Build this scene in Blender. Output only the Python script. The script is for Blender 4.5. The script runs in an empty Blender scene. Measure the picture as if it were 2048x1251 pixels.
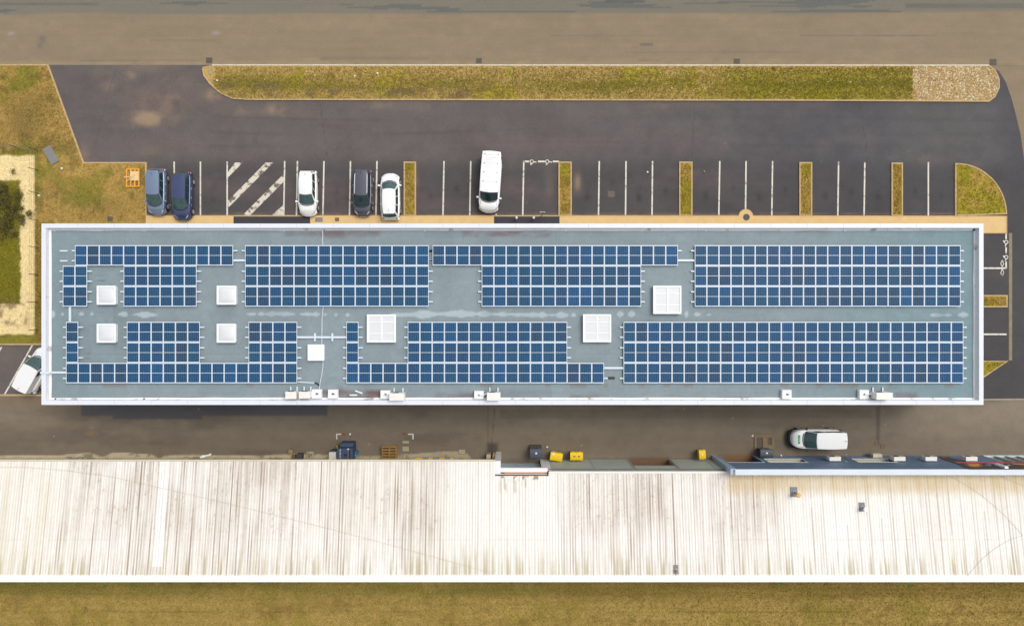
import bpy, math, random
import numpy as np
from mathutils import Vector, Matrix
random.seed(7)
rad = math.radians
# ------------------------------------------------------------------ camera, light, exposure
H = 62.0            # height of the drone above the ground
F = 1321.0          # focal length in units of a 2048 wide frame
sc = bpy.context.scene
COL = sc.collection
cam = bpy.data.objects.new('camera', bpy.data.cameras.new('camera'))
cam.location = (0, 0, H); cam.rotation_euler = (0, 0, 0)
cam.data.sensor_width = 36.0; cam.data.lens = 36.0 * F / 2048.0
cam.data.clip_start = 0.5; cam.data.clip_end = 4000
COL.objects.link(cam); sc.camera = cam
SUN_EL, SUN_AZ = rad(59), rad(50)          # azimuth clockwise from +Y (up in the picture)
w = bpy.data.worlds.new('World'); sc.world = w; w.use_nodes = True
nt = w.node_tree; nt.nodes.clear()
sky = nt.nodes.new('ShaderNodeTexSky'); sky.sky_type = 'NISHITA'; sky.sun_disc = False
sky.sun_elevation = SUN_EL; sky.sun_rotation = SUN_AZ; sky.dust_density = 3.0
hs = nt.nodes.new('ShaderNodeHueSaturation'); hs.inputs['Saturation'].default_value = 0.30
bg = nt.nodes.new('ShaderNodeBackground'); bg.inputs['Strength'].default_value = 0.15
wo = nt.nodes.new('ShaderNodeOutputWorld')
nt.links.new(sky.outputs[0], hs.inputs['Color']); nt.links.new(hs.outputs[0], bg.inputs[0]); nt.links.new(bg.outputs[0], wo.inputs[0])
sl = bpy.data.lights.new('sun', 'SUN'); sl.energy = 1.25; sl.angle = rad(30); sl.color = (1.0, 0.955, 0.88)
sun = bpy.data.objects.new('sun', sl); COL.objects.link(sun)
sd = Vector((math.sin(SUN_AZ) * math.cos(SUN_EL), math.cos(SUN_AZ) * math.cos(SUN_EL), math.sin(SUN_EL)))
sun.rotation_euler = sd.to_track_quat('Z', 'Y').to_euler(); sun.location = (30, 40, 60)
sc.view_settings.view_transform = 'Standard'; sc.view_settings.look = 'None'
sc.view_settings.gamma = 1.0; sc.view_settings.exposure = 0.20
EXPO = 1.29         # display value of a white diffuse surface, used to turn seen colours into base colours

# ------------------------------------------------------------------ helpers
def P(px, py, z=0.0):
    return ((px - 1024) * (H - z) / F, -(py - 625.5) * (H - z) / F, z)
def W(px, py, Y=-13.4):                       # a point on a north facing wall
    z = H + Y * F / (py - 625.5)
    return ((px - 1024) * (H - z) / F, z)
def lin(c): return tuple((v / 255 / 12.92 if v / 255 <= .04045 else ((v / 255 + .055) / 1.055) ** 2.4) for v in c)
def A(*c):                                    # seen sRGB colour -> albedo
    return tuple(min(.86, v / EXPO) for v in lin(c))
def h2(ix, iy, s):
    v = np.sin(ix * 127.1 + iy * 311.7 + s * 74.7) * 43758.5453
    return v - np.floor(v)
def vn(x, y, s=0):
    ix = np.floor(x); iy = np.floor(y); fx = x - ix; fy = y - iy
    fx = fx * fx * (3 - 2 * fx); fy = fy * fy * (3 - 2 * fy)
    a = h2(ix, iy, s); b = h2(ix + 1, iy, s); c = h2(ix, iy + 1, s); d = h2(ix + 1, iy + 1, s)
    return (a * (1 - fx) + b * fx) * (1 - fy) + (c * (1 - fx) + d * fx) * fy
def fbm(x, y, s=0, o=4):
    r = 0; a = .5; t = 0
    for i in range(o):
        r = r + a * vn(x, y, s + i * 3); t += a; a *= .55; x = x * 2.03 + 5.1; y = y * 2.03 + 1.7
    return r / t
def sstep(a, b, x):
    t = np.clip((x - a) / (b - a), 0, 1); return t * t * (3 - 2 * t)
def boxm(px, py, x0, y0, x1, y1, s=3.0):      # soft box mask
    return sstep(x0 - s, x0 + s, px) * (1 - sstep(x1 - s, x1 + s, px)) * sstep(y0 - s, y0 + s, py) * (1 - sstep(y1 - s, y1 + s, py))
def mixc(a, b, m): return a + (np.asarray(b) - a) * m[..., None]

MATS = {}
def mat(name, col, rough=.6, metal=0., var=.12, scale=3., bump=0., bscale=20., coat=0., spec=.5, attr=False, col2=None, c2s=.5, c2w=.08, stretch=None):
    if name in MATS: return MATS[name]
    m = bpy.data.materials.new(name); m.use_nodes = True; n = m.node_tree; n.nodes.clear()
    out = n.nodes.new('ShaderNodeOutputMaterial'); b = n.nodes.new('ShaderNodeBsdfPrincipled')
    n.links.new(b.outputs[0], out.inputs[0])
    tc = n.nodes.new('ShaderNodeTexCoord'); mp = n.nodes.new('ShaderNodeMapping')
    n.links.new(tc.outputs['Object'], mp.inputs[0])
    if stretch: mp.inputs['Scale'].default_value = stretch
    no = n.nodes.new('ShaderNodeTexNoise'); no.inputs['Scale'].default_value = scale; no.inputs['Detail'].default_value = 5; no.inputs['Roughness'].default_value = .65
    n.links.new(mp.outputs[0], no.inputs['Vector'])
    mr = n.nodes.new('ShaderNodeMapRange'); mr.inputs['From Min'].default_value = .25; mr.inputs['From Max'].default_value = .75
    mr.inputs['To Min'].default_value = 1 - var; mr.inputs['To Max'].default_value = 1 + var
    n.links.new(no.outputs['Fac'], mr.inputs['Value'])
    vm = n.nodes.new('ShaderNodeVectorMath'); vm.operation = 'SCALE'
    n.links.new(mr.outputs[0], vm.inputs['Scale'])
    if attr:
        at = n.nodes.new('ShaderNodeAttribute'); at.attribute_name = 'albedo'; n.links.new(at.outputs['Color'], vm.inputs[0])
    elif col2 is not None:
        n2 = n.nodes.new('ShaderNodeTexNoise'); n2.inputs['Scale'].default_value = scale * .4; n2.inputs['Detail'].default_value = 6
        n.links.new(mp.outputs[0], n2.inputs['Vector'])
        m2 = n.nodes.new('ShaderNodeMapRange'); m2.inputs['From Min'].default_value = c2s - c2w; m2.inputs['From Max'].default_value = c2s + c2w
        n.links.new(n2.outputs['Fac'], m2.inputs['Value'])
        mx = n.nodes.new('ShaderNodeMix'); mx.data_type = 'RGBA'; n.links.new(m2.outputs[0], mx.inputs['Factor'])
        mx.inputs[6].default_value = (*col, 1); mx.inputs[7].default_value = (*col2, 1); n.links.new(mx.outputs[2], vm.inputs[0])
    else: vm.inputs[0].default_value = col
    n.links.new(vm.outputs[0], b.inputs['Base Color'])
    b.inputs['Roughness'].default_value = rough; b.inputs['Metallic'].default_value = metal
    b.inputs['Coat Weight'].default_value = coat; b.inputs['Specular IOR Level'].default_value = spec
    if bump:
        bn = n.nodes.new('ShaderNodeTexNoise'); bn.inputs['Scale'].default_value = bscale; bn.inputs['Detail'].default_value = 4
        n.links.new(tc.outputs['Object'], bn.inputs['Vector'])
        bu = n.nodes.new('ShaderNodeBump'); bu.inputs['Strength'].default_value = bump; bu.inputs['Distance'].default_value = .05
        n.links.new(bn.outputs['Fac'], bu.inputs['Height']); n.links.new(bu.outputs[0], b.inputs['Normal'])
    MATS[name] = m; return m

class MB:
    def __init__(s): s.v = []; s.f = []
    def add(s, vs, fs):
        o = len(s.v); s.v += [tuple(v) for v in vs]; s.f += [tuple(i + o for i in f) for f in fs]; return s
    def box(s, x0, y0, z0, x1, y1, z1, rot=0., ctr=None, taper=0.):
        if x0 > x1: x0, x1 = x1, x0
        if y0 > y1: y0, y1 = y1, y0
        t = taper
        vs = [(x0, y0, z0), (x1, y0, z0), (x1, y1, z0), (x0, y1, z0), (x0 + t, y0 + t, z1), (x1 - t, y0 + t, z1), (x1 - t, y1 - t, z1), (x0 + t, y1 - t, z1)]
        if rot:
            cx, cy = ctr or ((x0 + x1) / 2, (y0 + y1) / 2); c, q = math.cos(rot), math.sin(rot)
            vs = [(cx + (x - cx) * c - (y - cy) * q, cy + (x - cx) * q + (y - cy) * c, z) for x, y, z in vs]
        return s.add(vs, [(3, 2, 1, 0), (4, 5, 6, 7), (0, 1, 5, 4), (1, 2, 6, 5), (2, 3, 7, 6), (3, 0, 4, 7)])
    def prism(s, poly, z0, z1):
        a = sum(poly[i][0] * poly[(i + 1) % len(poly)][1] - poly[(i + 1) % len(poly)][0] * poly[i][1] for i in range(len(poly)))
        if a < 0: poly = poly[::-1]
        n = len(poly); vs = [(p[0], p[1], z0) for p in poly] + [(p[0], p[1], z1) for p in poly]
        return s.add(vs, [tuple(range(n))[::-1], tuple(range(n, 2 * n))] + [(i, (i + 1) % n, n + (i + 1) % n, n + i) for i in range(n)])
    def cyl(s, x, y, z0, z1, r, r2=None, n=20):
        r2 = r if r2 is None else r2
        vs = [(x + r * math.cos(2 * math.pi * i / n), y + r * math.sin(2 * math.pi * i / n), z0) for i in range(n)] + \
             [(x + r2 * math.cos(2 * math.pi * i / n), y + r2 * math.sin(2 * math.pi * i / n), z1) for i in range(n)]
        return s.add(vs, [tuple(range(n))[::-1], tuple(range(n, 2 * n))] + [(i, (i + 1) % n, n + (i + 1) % n, n + i) for i in range(n)])
    def cyly(s, x, z, y0, y1, r, r2=None, n=20):       # cylinder along y
        r2 = r if r2 is None else r2
        vs = [(x + r * math.cos(2 * math.pi * i / n), y0, z + r * math.sin(2 * math.pi * i / n)) for i in range(n)] + \
             [(x + r2 * math.cos(2 * math.pi * i / n), y1, z + r2 * math.sin(2 * math.pi * i / n)) for i in range(n)]
        return s.add(vs, [tuple(range(n)), tuple(range(n, 2 * n))[::-1]] + [(i, n + i, n + (i + 1) % n, (i + 1) % n) for i in range(n)])
    def tube(s, pts, r, n=6):
        pts = [Vector(p) for p in pts]; o = len(s.v)
        for i, p in enumerate(pts):
            d = (pts[min(i + 1, len(pts) - 1)] - pts[max(i - 1, 0)]).normalized()
            u = d.cross(Vector((0, 0, 1)));
            if u.length < .01: u = Vector((1, 0, 0))
            u.normalize(); v = u.cross(d)
            for k in range(n):
                a = 2 * math.pi * k / n; s.v.append(tuple(p + (u * math.cos(a) + v * math.sin(a)) * r))
        for i in range(len(pts) - 1):
            for k in range(n):
                a = o + i * n + k; b = o + i * n + (k + 1) % n; s.f.append((a, b, b + n, a + n))
        s.f.append(tuple(range(o, o + n))[::-1]); e = o + (len(pts) - 1) * n; s.f.append(tuple(range(e, e + n)))
        return s
    def grid(s, rows, flip=False):
        n = len(rows[0]); o = len(s.v)
        for r in rows: s.v += [tuple(p) for p in r]
        for i in range(len(rows) - 1):
            for j in range(n - 1):
                q = (o + i * n + j, o + i * n + j + 1, o + (i + 1) * n + j + 1, o + (i + 1) * n + j)
                s.f.append(q[::-1] if flip else q)
        return s
    def stroke(s, pts, wd, z):                       # flat painted line
        for (a, b) in zip(pts, pts[1:]):
            d = Vector((b[0] - a[0], b[1] - a[1])); l = d.length
            if l < 1e-6: continue
            d /= l; n = Vector((-d.y, d.x)) * wd / 2; e = d * wd * .3
            s.add([(a[0] - n.x - e.x, a[1] - n.y - e.y, z), (b[0] - n.x + e.x, b[1] - n.y + e.y, z), (b[0] + n.x + e.x, b[1] + n.y + e.y, z), (a[0] + n.x - e.x, a[1] + n.y - e.y, z)], [(0, 1, 2, 3)])
            z += .0004
        return s
    def poly(s, pts, z):
        a = sum(pts[i][0] * pts[(i + 1) % len(pts)][1] - pts[(i + 1) % len(pts)][0] * pts[i][1] for i in range(len(pts)))
        if a < 0: pts = pts[::-1]
        return s.add([(p[0], p[1], z) for p in pts], [tuple(range(len(pts)))])

def link(name, me, m, parent=None, local=False, smooth=False, bevel=0.):
    o = bpy.data.objects.new(name, me); COL.objects.link(o)
    if m: me.materials.append(m)
    if smooth:
        me.polygons.foreach_set('use_smooth', [True] * len(me.polygons))
    if bevel:
        b = o.modifiers.new('bevel', 'BEVEL'); b.width = bevel; b.segments = 2; b.limit_method = 'ANGLE'
    if parent:
        o.parent = parent
        if not local:
            c = Vector((0, 0, 0)); q = parent
            while q: c += q.location; q = q.parent
            me.transform(Matrix.Translation(-c))
    return o
def obj(name, mb, m, parent=None, local=False, smooth=False, bevel=0.):
    me = bpy.data.meshes.new(name); me.from_pydata(mb.v, [], mb.f); me.update()
    return link(name, me, m, parent, local, smooth, bevel)
def center(o):                                   # put the origin of a one-mesh thing at its base centre
    vs = [v.co for v in o.data.vertices]
    c = Vector(((min(v.x for v in vs) + max(v.x for v in vs)) / 2, (min(v.y for v in vs) + max(v.y for v in vs)) / 2, min(v.z for v in vs)))
    o.data.transform(Matrix.Translation(-c)); o.location = c; return o
def tag(o, label, cat, group=None):
    o['label'] = label; o['category'] = cat
    if group: o['group'] = group
    return o
def thing(name, loc, label, cat, group=None, rz=0.):
    o = bpy.data.objects.new(name, None); COL.objects.link(o); o.location = loc; o.rotation_euler = (0, 0, rz); o.empty_display_size = .3
    return tag(o, label, cat, group)
def one(name, mb, m, label, cat, group=None, **k): return center(tag(obj(name, mb, m, **k), label, cat, group))
def struct(o, kind='structure'): o['kind'] = kind; return o
def mesh_np(name, V, Q, C=None):
    me = bpy.data.meshes.new(name); n = len(V); k = len(Q)
    me.vertices.add(n); me.vertices.foreach_set('co', V.astype(np.float32).ravel())
    me.loops.add(k * 4); me.loops.foreach_set('vertex_index', Q.astype(np.int32).ravel())
    me.polygons.add(k); me.polygons.foreach_set('loop_start', np.arange(0, 4 * k, 4, dtype=np.int32))
    me.update(calc_edges=True)
    if C is not None:
        a = me.attributes.new('albedo', 'FLOAT_COLOR', 'POINT')
        a.data.foreach_set('color', np.concatenate([np.clip(C, 0.004, .88), np.ones((n, 1))], 1).astype(np.float32).ravel())
    return me
def sheet(name, x0, y0, x1, y1, z, step, cf, m, poly=None, parent=None, zf=None):
    """horizontal sheet given in picture units at height z; cf(px,py,X,Y) gives its albedo"""
    s = F / (H - z); nx = max(2, int((x1 - x0) / s / step)); ny = max(2, int((y1 - y0) / s / step))
    gx, gy = np.meshgrid(np.linspace(x0, x1, nx), np.linspace(y0, y1, ny))
    i = np.arange(nx * ny).reshape(ny, nx)
    Q = np.stack([i[1:, :-1], i[1:, 1:], i[:-1, 1:], i[:-1, :-1]], -1).reshape(-1, 4)
    px = gx.ravel().copy(); py = gy.ravel().copy()
    if poly:
        inside = np.zeros(len(px), bool); n = len(poly)
        for k in range(n):
            (xa, ya), (xb, yb) = poly[k], poly[(k + 1) % n]
            if ya == yb: continue
            c = ((ya > py) != (yb > py)) & (px < (xb - xa) * (py - ya) / (yb - ya) + xa); inside ^= c
        Q = Q[inside[Q].any(1)]
        bestd = np.full(len(px), 1e18); bx = px.copy(); by = py.copy()
        out = ~inside & np.isin(np.arange(len(px)), Q)
        idx = np.where(out)[0]
        for k in range(n):
            (xa, ya), (xb, yb) = poly[k], poly[(k + 1) % n]; dx, dy = xb - xa, yb - ya
            t = np.clip(((px[idx] - xa) * dx + (py[idx] - ya) * dy) / (dx * dx + dy * dy), 0, 1)
            qx, qy = xa + t * dx, ya + t * dy; d = (qx - px[idx]) ** 2 + (qy - py[idx]) ** 2
            b = d < bestd[idx]; j = idx[b]; bestd[j] = d[b]; bx[j] = qx[b]; by[j] = qy[b]
        px[idx] = bx[idx]; py[idx] = by[idx]
        used = np.unique(Q); mp = np.full(len(px), -1); mp[used] = np.arange(len(used)); Q = mp[Q]; px = px[used]; py = py[used]
    X = (px - 1024) / s; Y = -(py - 625.5) / s
    C = cf(px, py, X, Y)
    Z = np.full(len(px), z) if zf is None else z + zf(X, Y)
    me = mesh_np(name, np.stack([X, Y, Z], 1), Q, C)
    return link(name, me, m, parent)
def kerb(pts, wd=.13, z0=0., z1=.12, closed=False, name='kerb', m=None, px=True):
    q = [P(*p)[:2] for p in pts] if px else pts
    mb = MB(); n = len(q)
    L, R = [], []
    for i in range(n):
        a = Vector(q[(i - 1) % n] if (closed or i > 0) else q[0]); c = Vector(q[(i + 1) % n] if (closed or i < n - 1) else q[-1]); b = Vector(q[i])
        d1 = (b - a).normalized() if (b - a).length > 1e-6 else (c - b).normalized(); d2 = (c - b).normalized() if (c - b).length > 1e-6 else d1
        t = (d1 + d2).normalized(); nn = Vector((-t.y, t.x)); k = wd / 2 / max(.4, nn.dot(Vector((-d1.y, d1.x))))
        L.append(b + nn * k); R.append(b - nn * k)
    rng = range(n if closed else n - 1)
    for i in rng:
        j = (i + 1) % n
        mb.prism([tuple(R[i]), tuple(R[j]), tuple(L[j]), tuple(L[i])], z0, z1)
    return struct(obj(name, mb, m or M_kerb))

# ------------------------------------------------------------------ materials
M_asph = mat('asphalt', (.1, .1, .1), rough=.9, var=.16, scale=9, attr=True, bump=.35, bscale=25, spec=.25)
M_grass = mat('grass', (.1, .1, .1), rough=1., var=.34, scale=7, attr=True, bump=1., bscale=11, spec=.1)
M_soil = mat('pebbles', (.1, .1, .1), rough=.95, var=.45, scale=11, attr=True, bump=1., bscale=14, spec=.2)
M_memb = mat('bitumen_membrane', (.1, .1, .1), rough=.85, var=.09, scale=16, attr=True, bump=.15, bscale=30, spec=.3)
M_sheet = mat('roof_sheet', (.1, .1, .1), rough=.7, var=.05, scale=2.5, attr=True, spec=.3)
M_kerb = mat('kerb_stone', A(206, 176, 128), rough=.9, var=.16, scale=2.5, bump=.2)
M_walk = mat('beige_paving', A(236, 200, 140), rough=.9, var=.08, scale=1.3, bump=.15, bscale=30)
M_conc = mat('concrete', A(178, 168, 140), rough=.9, var=.15, scale=3, bump=.2)
M_paint = mat('road_paint', A(236, 230, 216), rough=.7, var=.14, scale=6, col2=A(176, 166, 152), c2s=.60, c2w=.06)
M_worn = mat('worn_paint', A(232, 222, 205), rough=.8, var=.1, scale=4.5, col2=A(124, 114, 104), c2s=.545, c2w=.05)
M_cap = mat('coated_cap', A(242, 246, 255), rough=.45, var=.03, scale=.7)
M_white = mat('white_metal', (.80, .80, .80), rough=.4, var=.03, scale=1.5)
M_wwall = mat('wall_render', A(215, 215, 212), rough=.8, var=.05, scale=.6)
M_cream = mat('cream_metal', A(228, 222, 200), rough=.6, var=.06)
M_alu = mat('aluminium', A(232, 242, 252), rough=.42, metal=.0, var=.04)
M_dark = mat('dark_plastic', (.018, .02, .024), rough=.5)
M_rub = mat('rubber', (.02, .02, .02), rough=.8)
M_rim = mat('alloy', (.62, .62, .62), rough=.35, metal=.6)
M_glass = mat('window_glass', (.02, .03, .035), rough=.08, coat=.3, var=.3, scale=2, spec=.7)
M_cglass = mat('car_glass', A(72, 98, 98), rough=.12, var=.25, scale=2.2, spec=.6)
M_dglass = mat('dark_car_glass', A(38, 62, 68), rough=.12, var=.25, scale=2.2, spec=.6)
M_lamp = mat('lamp_glass', A(215, 222, 228), rough=.1, coat=.5)
M_red = mat('tail_red', A(170, 70, 62), rough=.2, coat=.5)
M_acryl = mat('acrylic', (.86, .86, .86), rough=.25, var=.02, coat=.2)
M_acrylg = mat('acrylic_grey', (.66, .675, .68), rough=.3, var=.03, scale=4)
M_acw = mat('unit_casing', A(252, 250, 240), rough=.5, var=.05)
M_acc = mat('aged_casing', A(226, 216, 190), rough=.55, var=.12, scale=5)
M_wood = mat('new_pallet_wood', A(250, 178, 62), rough=.8, var=.2, scale=4)
M_wood2 = mat('pale_wood', A(252, 215, 155), rough=.8, var=.15, scale=5)
M_wood3 = mat('aged_wood', A(164, 128, 66), rough=.85, var=.25, scale=5)
M_wood4 = mat('grey_wood', A(140, 122, 88), rough=.9, var=.2, scale=5)
M_yel = mat('yellow_plastic', A(255, 214, 6), rough=.5, var=.04)
M_navy = mat('navy_steel', A(64, 80, 110), rough=.6, var=.15, scale=3)
M_slate = mat('slate_plastic', A(78, 84, 96), rough=.55, var=.1, scale=4)
M_blue = mat('blue_plastic', A(40, 120, 160), rough=.5)
M_rust = mat('rusty_flashing', A(222, 145, 90), rough=.8, var=.25, scale=4, stretch=(.6, 1, 1))
M_iron = mat('cast_iron', A(96, 88, 80), rough=.8, var=.25, scale=8)
M_lead = mat('lead_flashing', A(136, 140, 150), rough=.7, var=.15, scale=5)
M_gravel = mat('loose_stone', (.3, .25, .2), rough=.9, var=.3)

# ------------------------------------------------------------------ ground
def g_far(px, py, X, Y):
    f = fbm(X * .05, Y * .05, 3); return mixc(np.tile(A(160, 132, 72), (len(X), 1)), A(120, 122, 58), sstep(.45, .62, f))
far = np.array([[-700, -700, -.03], [700, -700, -.03], [700, 700, -.03], [-700, 700, -.03]], float)
xs = np.linspace(-700, 700, 120); gx, gy = np.meshgrid(xs, xs); i = np.arange(14400).reshape(120, 120)
Q = np.stack([i[:-1, :-1], i[:-1, 1:], i[1:, 1:], i[1:, :-1]], -1).reshape(-1, 4)
me = mesh_np('ground', np.stack([gx.ravel(), gy.ravel(), np.full(14400, -.03)], 1), Q, g_far(0, 0, gx.ravel(), gy.ravel()))
struct(link('ground', me, M_grass))

def c_road(px, py, X, Y):
    n = len(X); c = np.tile(A(152, 135, 110), (n, 1))
    c = c * (1 + .16 * (fbm(X * .25, Y * .8, 11) - .5))[:, None]
    c = c * (1 + .12 * (fbm(X * .12, Y * 3.5, 15, 3) - .5))[:, None]
    edge = 28 + 3 * (vn(X * .15, Y * 0, 5) - .5) - 6 * sstep(1600, 2048, px)
    c = c * (1 + .16 * (fbm(X * 1.2, Y * 1.6, 25, 4) - .5))[:, None]
    c = mixc(c, A(124, 122, 112), (1 - sstep(edge - 3, edge + 3, py)) * .75)
    d = (fbm(X * .10, Y * 2.2, 21, 3) > .60) & (py < 24); c = mixc(c, A(96, 102, 104), d * .6)
    for (x0, x1, y, hh, k) in [(1600, 1875, 71, 1.2, .5), (1100, 1325, 71, .7, .4), (890, 1024, 70, .8, .4), (1280, 1306, 89, 2.5, .7), (1210, 1290, 3, 3, .7), (1810, 2048, 12, 5, .45), (0, 200, 8, 3, .45), (300, 430, 81, 2, .25), (640, 860, 117, 3, .25), (1275, 1320, 121, 1.5, .4), (160, 420, 121, 1.2, .5), (1250, 1600, 105, 1.5, .25)]:
        c = mixc(c, A(96, 98, 96), boxm(px, py, x0, y - hh, x1, y + hh, 1.5) * k * (.6 + .6 * vn(X * .8, Y, 4)))
    for (x, y, r, k) in [(85, 78, 8, .6), (80, 92, 6, .5), (93, 48, 5, .3), (12, 23, 6, .6), (264, 43, 4, .3)]:
        c = mixc(c, A(100, 106, 106), np.exp(-((px - x) ** 2 + (py - y) ** 2) / r ** 2) * k)
    for (x, y) in [(22, 67), (432, 66)]: c = mixc(c, A(178, 170, 164), np.exp(-((px - x) ** 2 / 60 + (py - y) ** 2 / 12)) * .6)
    c = mixc(c, A(176, 156, 120), boxm(px, py, -600, 122, 2600, 131, 2) * .45 * vn(X * 1.5, Y * 3, 9))
    dk = np.exp(-((px - 2010) ** 2 / 900 + (py - 150) ** 2 / 500)); c = mixc(c, A(100, 94, 86), dk * .5)
    return c
struct(sheet('road', -420, -220, 2500, 133, .004, .13, c_road, M_asph))
struct(sheet('side_road', 1900, 133.2, 2500, 797, .004, .22, lambda a, b, X, Y: c_road(a, b * 0 + 100, X, Y), M_asph))
def c_lane(px, py, X, Y):
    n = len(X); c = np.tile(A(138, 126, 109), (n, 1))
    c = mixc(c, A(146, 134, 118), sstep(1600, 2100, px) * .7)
    c = mixc(c, A(138, 122, 102), (1 - sstep(0, 420, px)) * .55 * (1 - sstep(840, 890, py)))
    c = c * (1 + .22 * (fbm(X * .3, Y * .9, 31) - .5))[:, None] * (1 + .22 * (fbm(X * 1.3, Y * 1.3, 33, 4) - .5))[:, None]
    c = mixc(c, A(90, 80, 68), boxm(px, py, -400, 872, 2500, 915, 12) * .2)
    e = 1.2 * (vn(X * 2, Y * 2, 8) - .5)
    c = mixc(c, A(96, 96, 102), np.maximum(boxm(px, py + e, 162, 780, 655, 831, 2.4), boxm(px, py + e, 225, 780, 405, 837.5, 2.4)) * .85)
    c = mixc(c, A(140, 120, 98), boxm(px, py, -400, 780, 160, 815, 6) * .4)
    for (x, y, r, k) in [(183, 855, 4, .8), (183, 866, 9, .6), (172, 867, 3, .6), (195, 867, 3, .6)]:
        c = mixc(c, A(190, 150, 110), np.exp(-((px - x) ** 2 + ((py - y) * 2) ** 2) / r ** 2) * k)
    for (xa, xb, off_, k_) in ((974, 976, 0, .5), (986, 987.5, 3, .5)): c = mixc(c, A(66, 60, 58), boxm(px - off_ * np.sin(py / 30.), py, xa, 812, xb, 905, .8) * k_)
    c = mixc(c, A(92, 86, 80), boxm(px, py, 1000, 818, 1742, 836, 1.5) * .22); c = mixc(c, A(132, 124, 114), boxm(px, py, 1380, 826, 1742, 828, 1.5) * .25)
    c = mixc(c, A(88, 82, 76), np.clip((fbm(X * .12, Y * .5, 37, 4) - .56) * 8, 0, 1) * .3)
    c = mixc(c, A(80, 76, 72), boxm(px, py, 1752, 812, 1760, 880, 2) * .5)
    c = mixc(c, A(60, 56, 54), boxm(px, py, 974, 885, 996, 912, 5) * .7)
    # strip of grit along the wall
    top = 905 + 9 * (vn(X * .16, X * 0, 3) - .4) + 2 * vn(X * 1.3, X * 0, 6) + 8 * (np.exp(-((px - 205) / 16) ** 2) + np.exp(-((px - 318) / 10) ** 2))
    top = top + 60 * sstep(925, 985, px)
    g = sstep(top - 1.2, top + 1.2, py) * (.95 - .35 * sstep(600, 950, px))
    gc = A(206, 190, 160)
    c = mixc(c, gc, g * (.75 + .4 * vn(X * 3, Y * 3, 12)).clip(0, 1))
    c = mixc(c, A(84, 96, 70), g * (fbm(X * .9, Y * 3, 45) > .66) * .6)
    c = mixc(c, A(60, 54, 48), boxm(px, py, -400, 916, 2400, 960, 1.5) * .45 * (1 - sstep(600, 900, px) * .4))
    sp = (vn(X * 7, Y * 7, 50) > .985) & (vn(X * .4, Y * .4, 51) > .5); c = mixc(c, A(190, 182, 170), sp * .6)
    c = mixc(c, A(140, 104, 70), boxm(px, py, 1436, 908, 1506, 950, 2) * .8)
    c = mixc(c, A(126, 96, 72), boxm(px, py, 1258, 914, 1340, 950, 2) * .8)
    c = mixc(c, A(150, 118, 60), boxm(px, py, 1940, 909, 2004, 913, 1) * .6)
    return c
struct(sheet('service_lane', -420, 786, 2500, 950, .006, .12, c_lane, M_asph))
park_poly = [(96, 130), (1978, 131), (1998, 142), (2012, 165), (2024, 200), (2033, 235), (2041, 268), (2050, 330), (2060, 420), (2066, 560), (2066, 797), (1840, 799), (1840, 468), (293, 468), (293, 326), (168, 326)]
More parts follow.
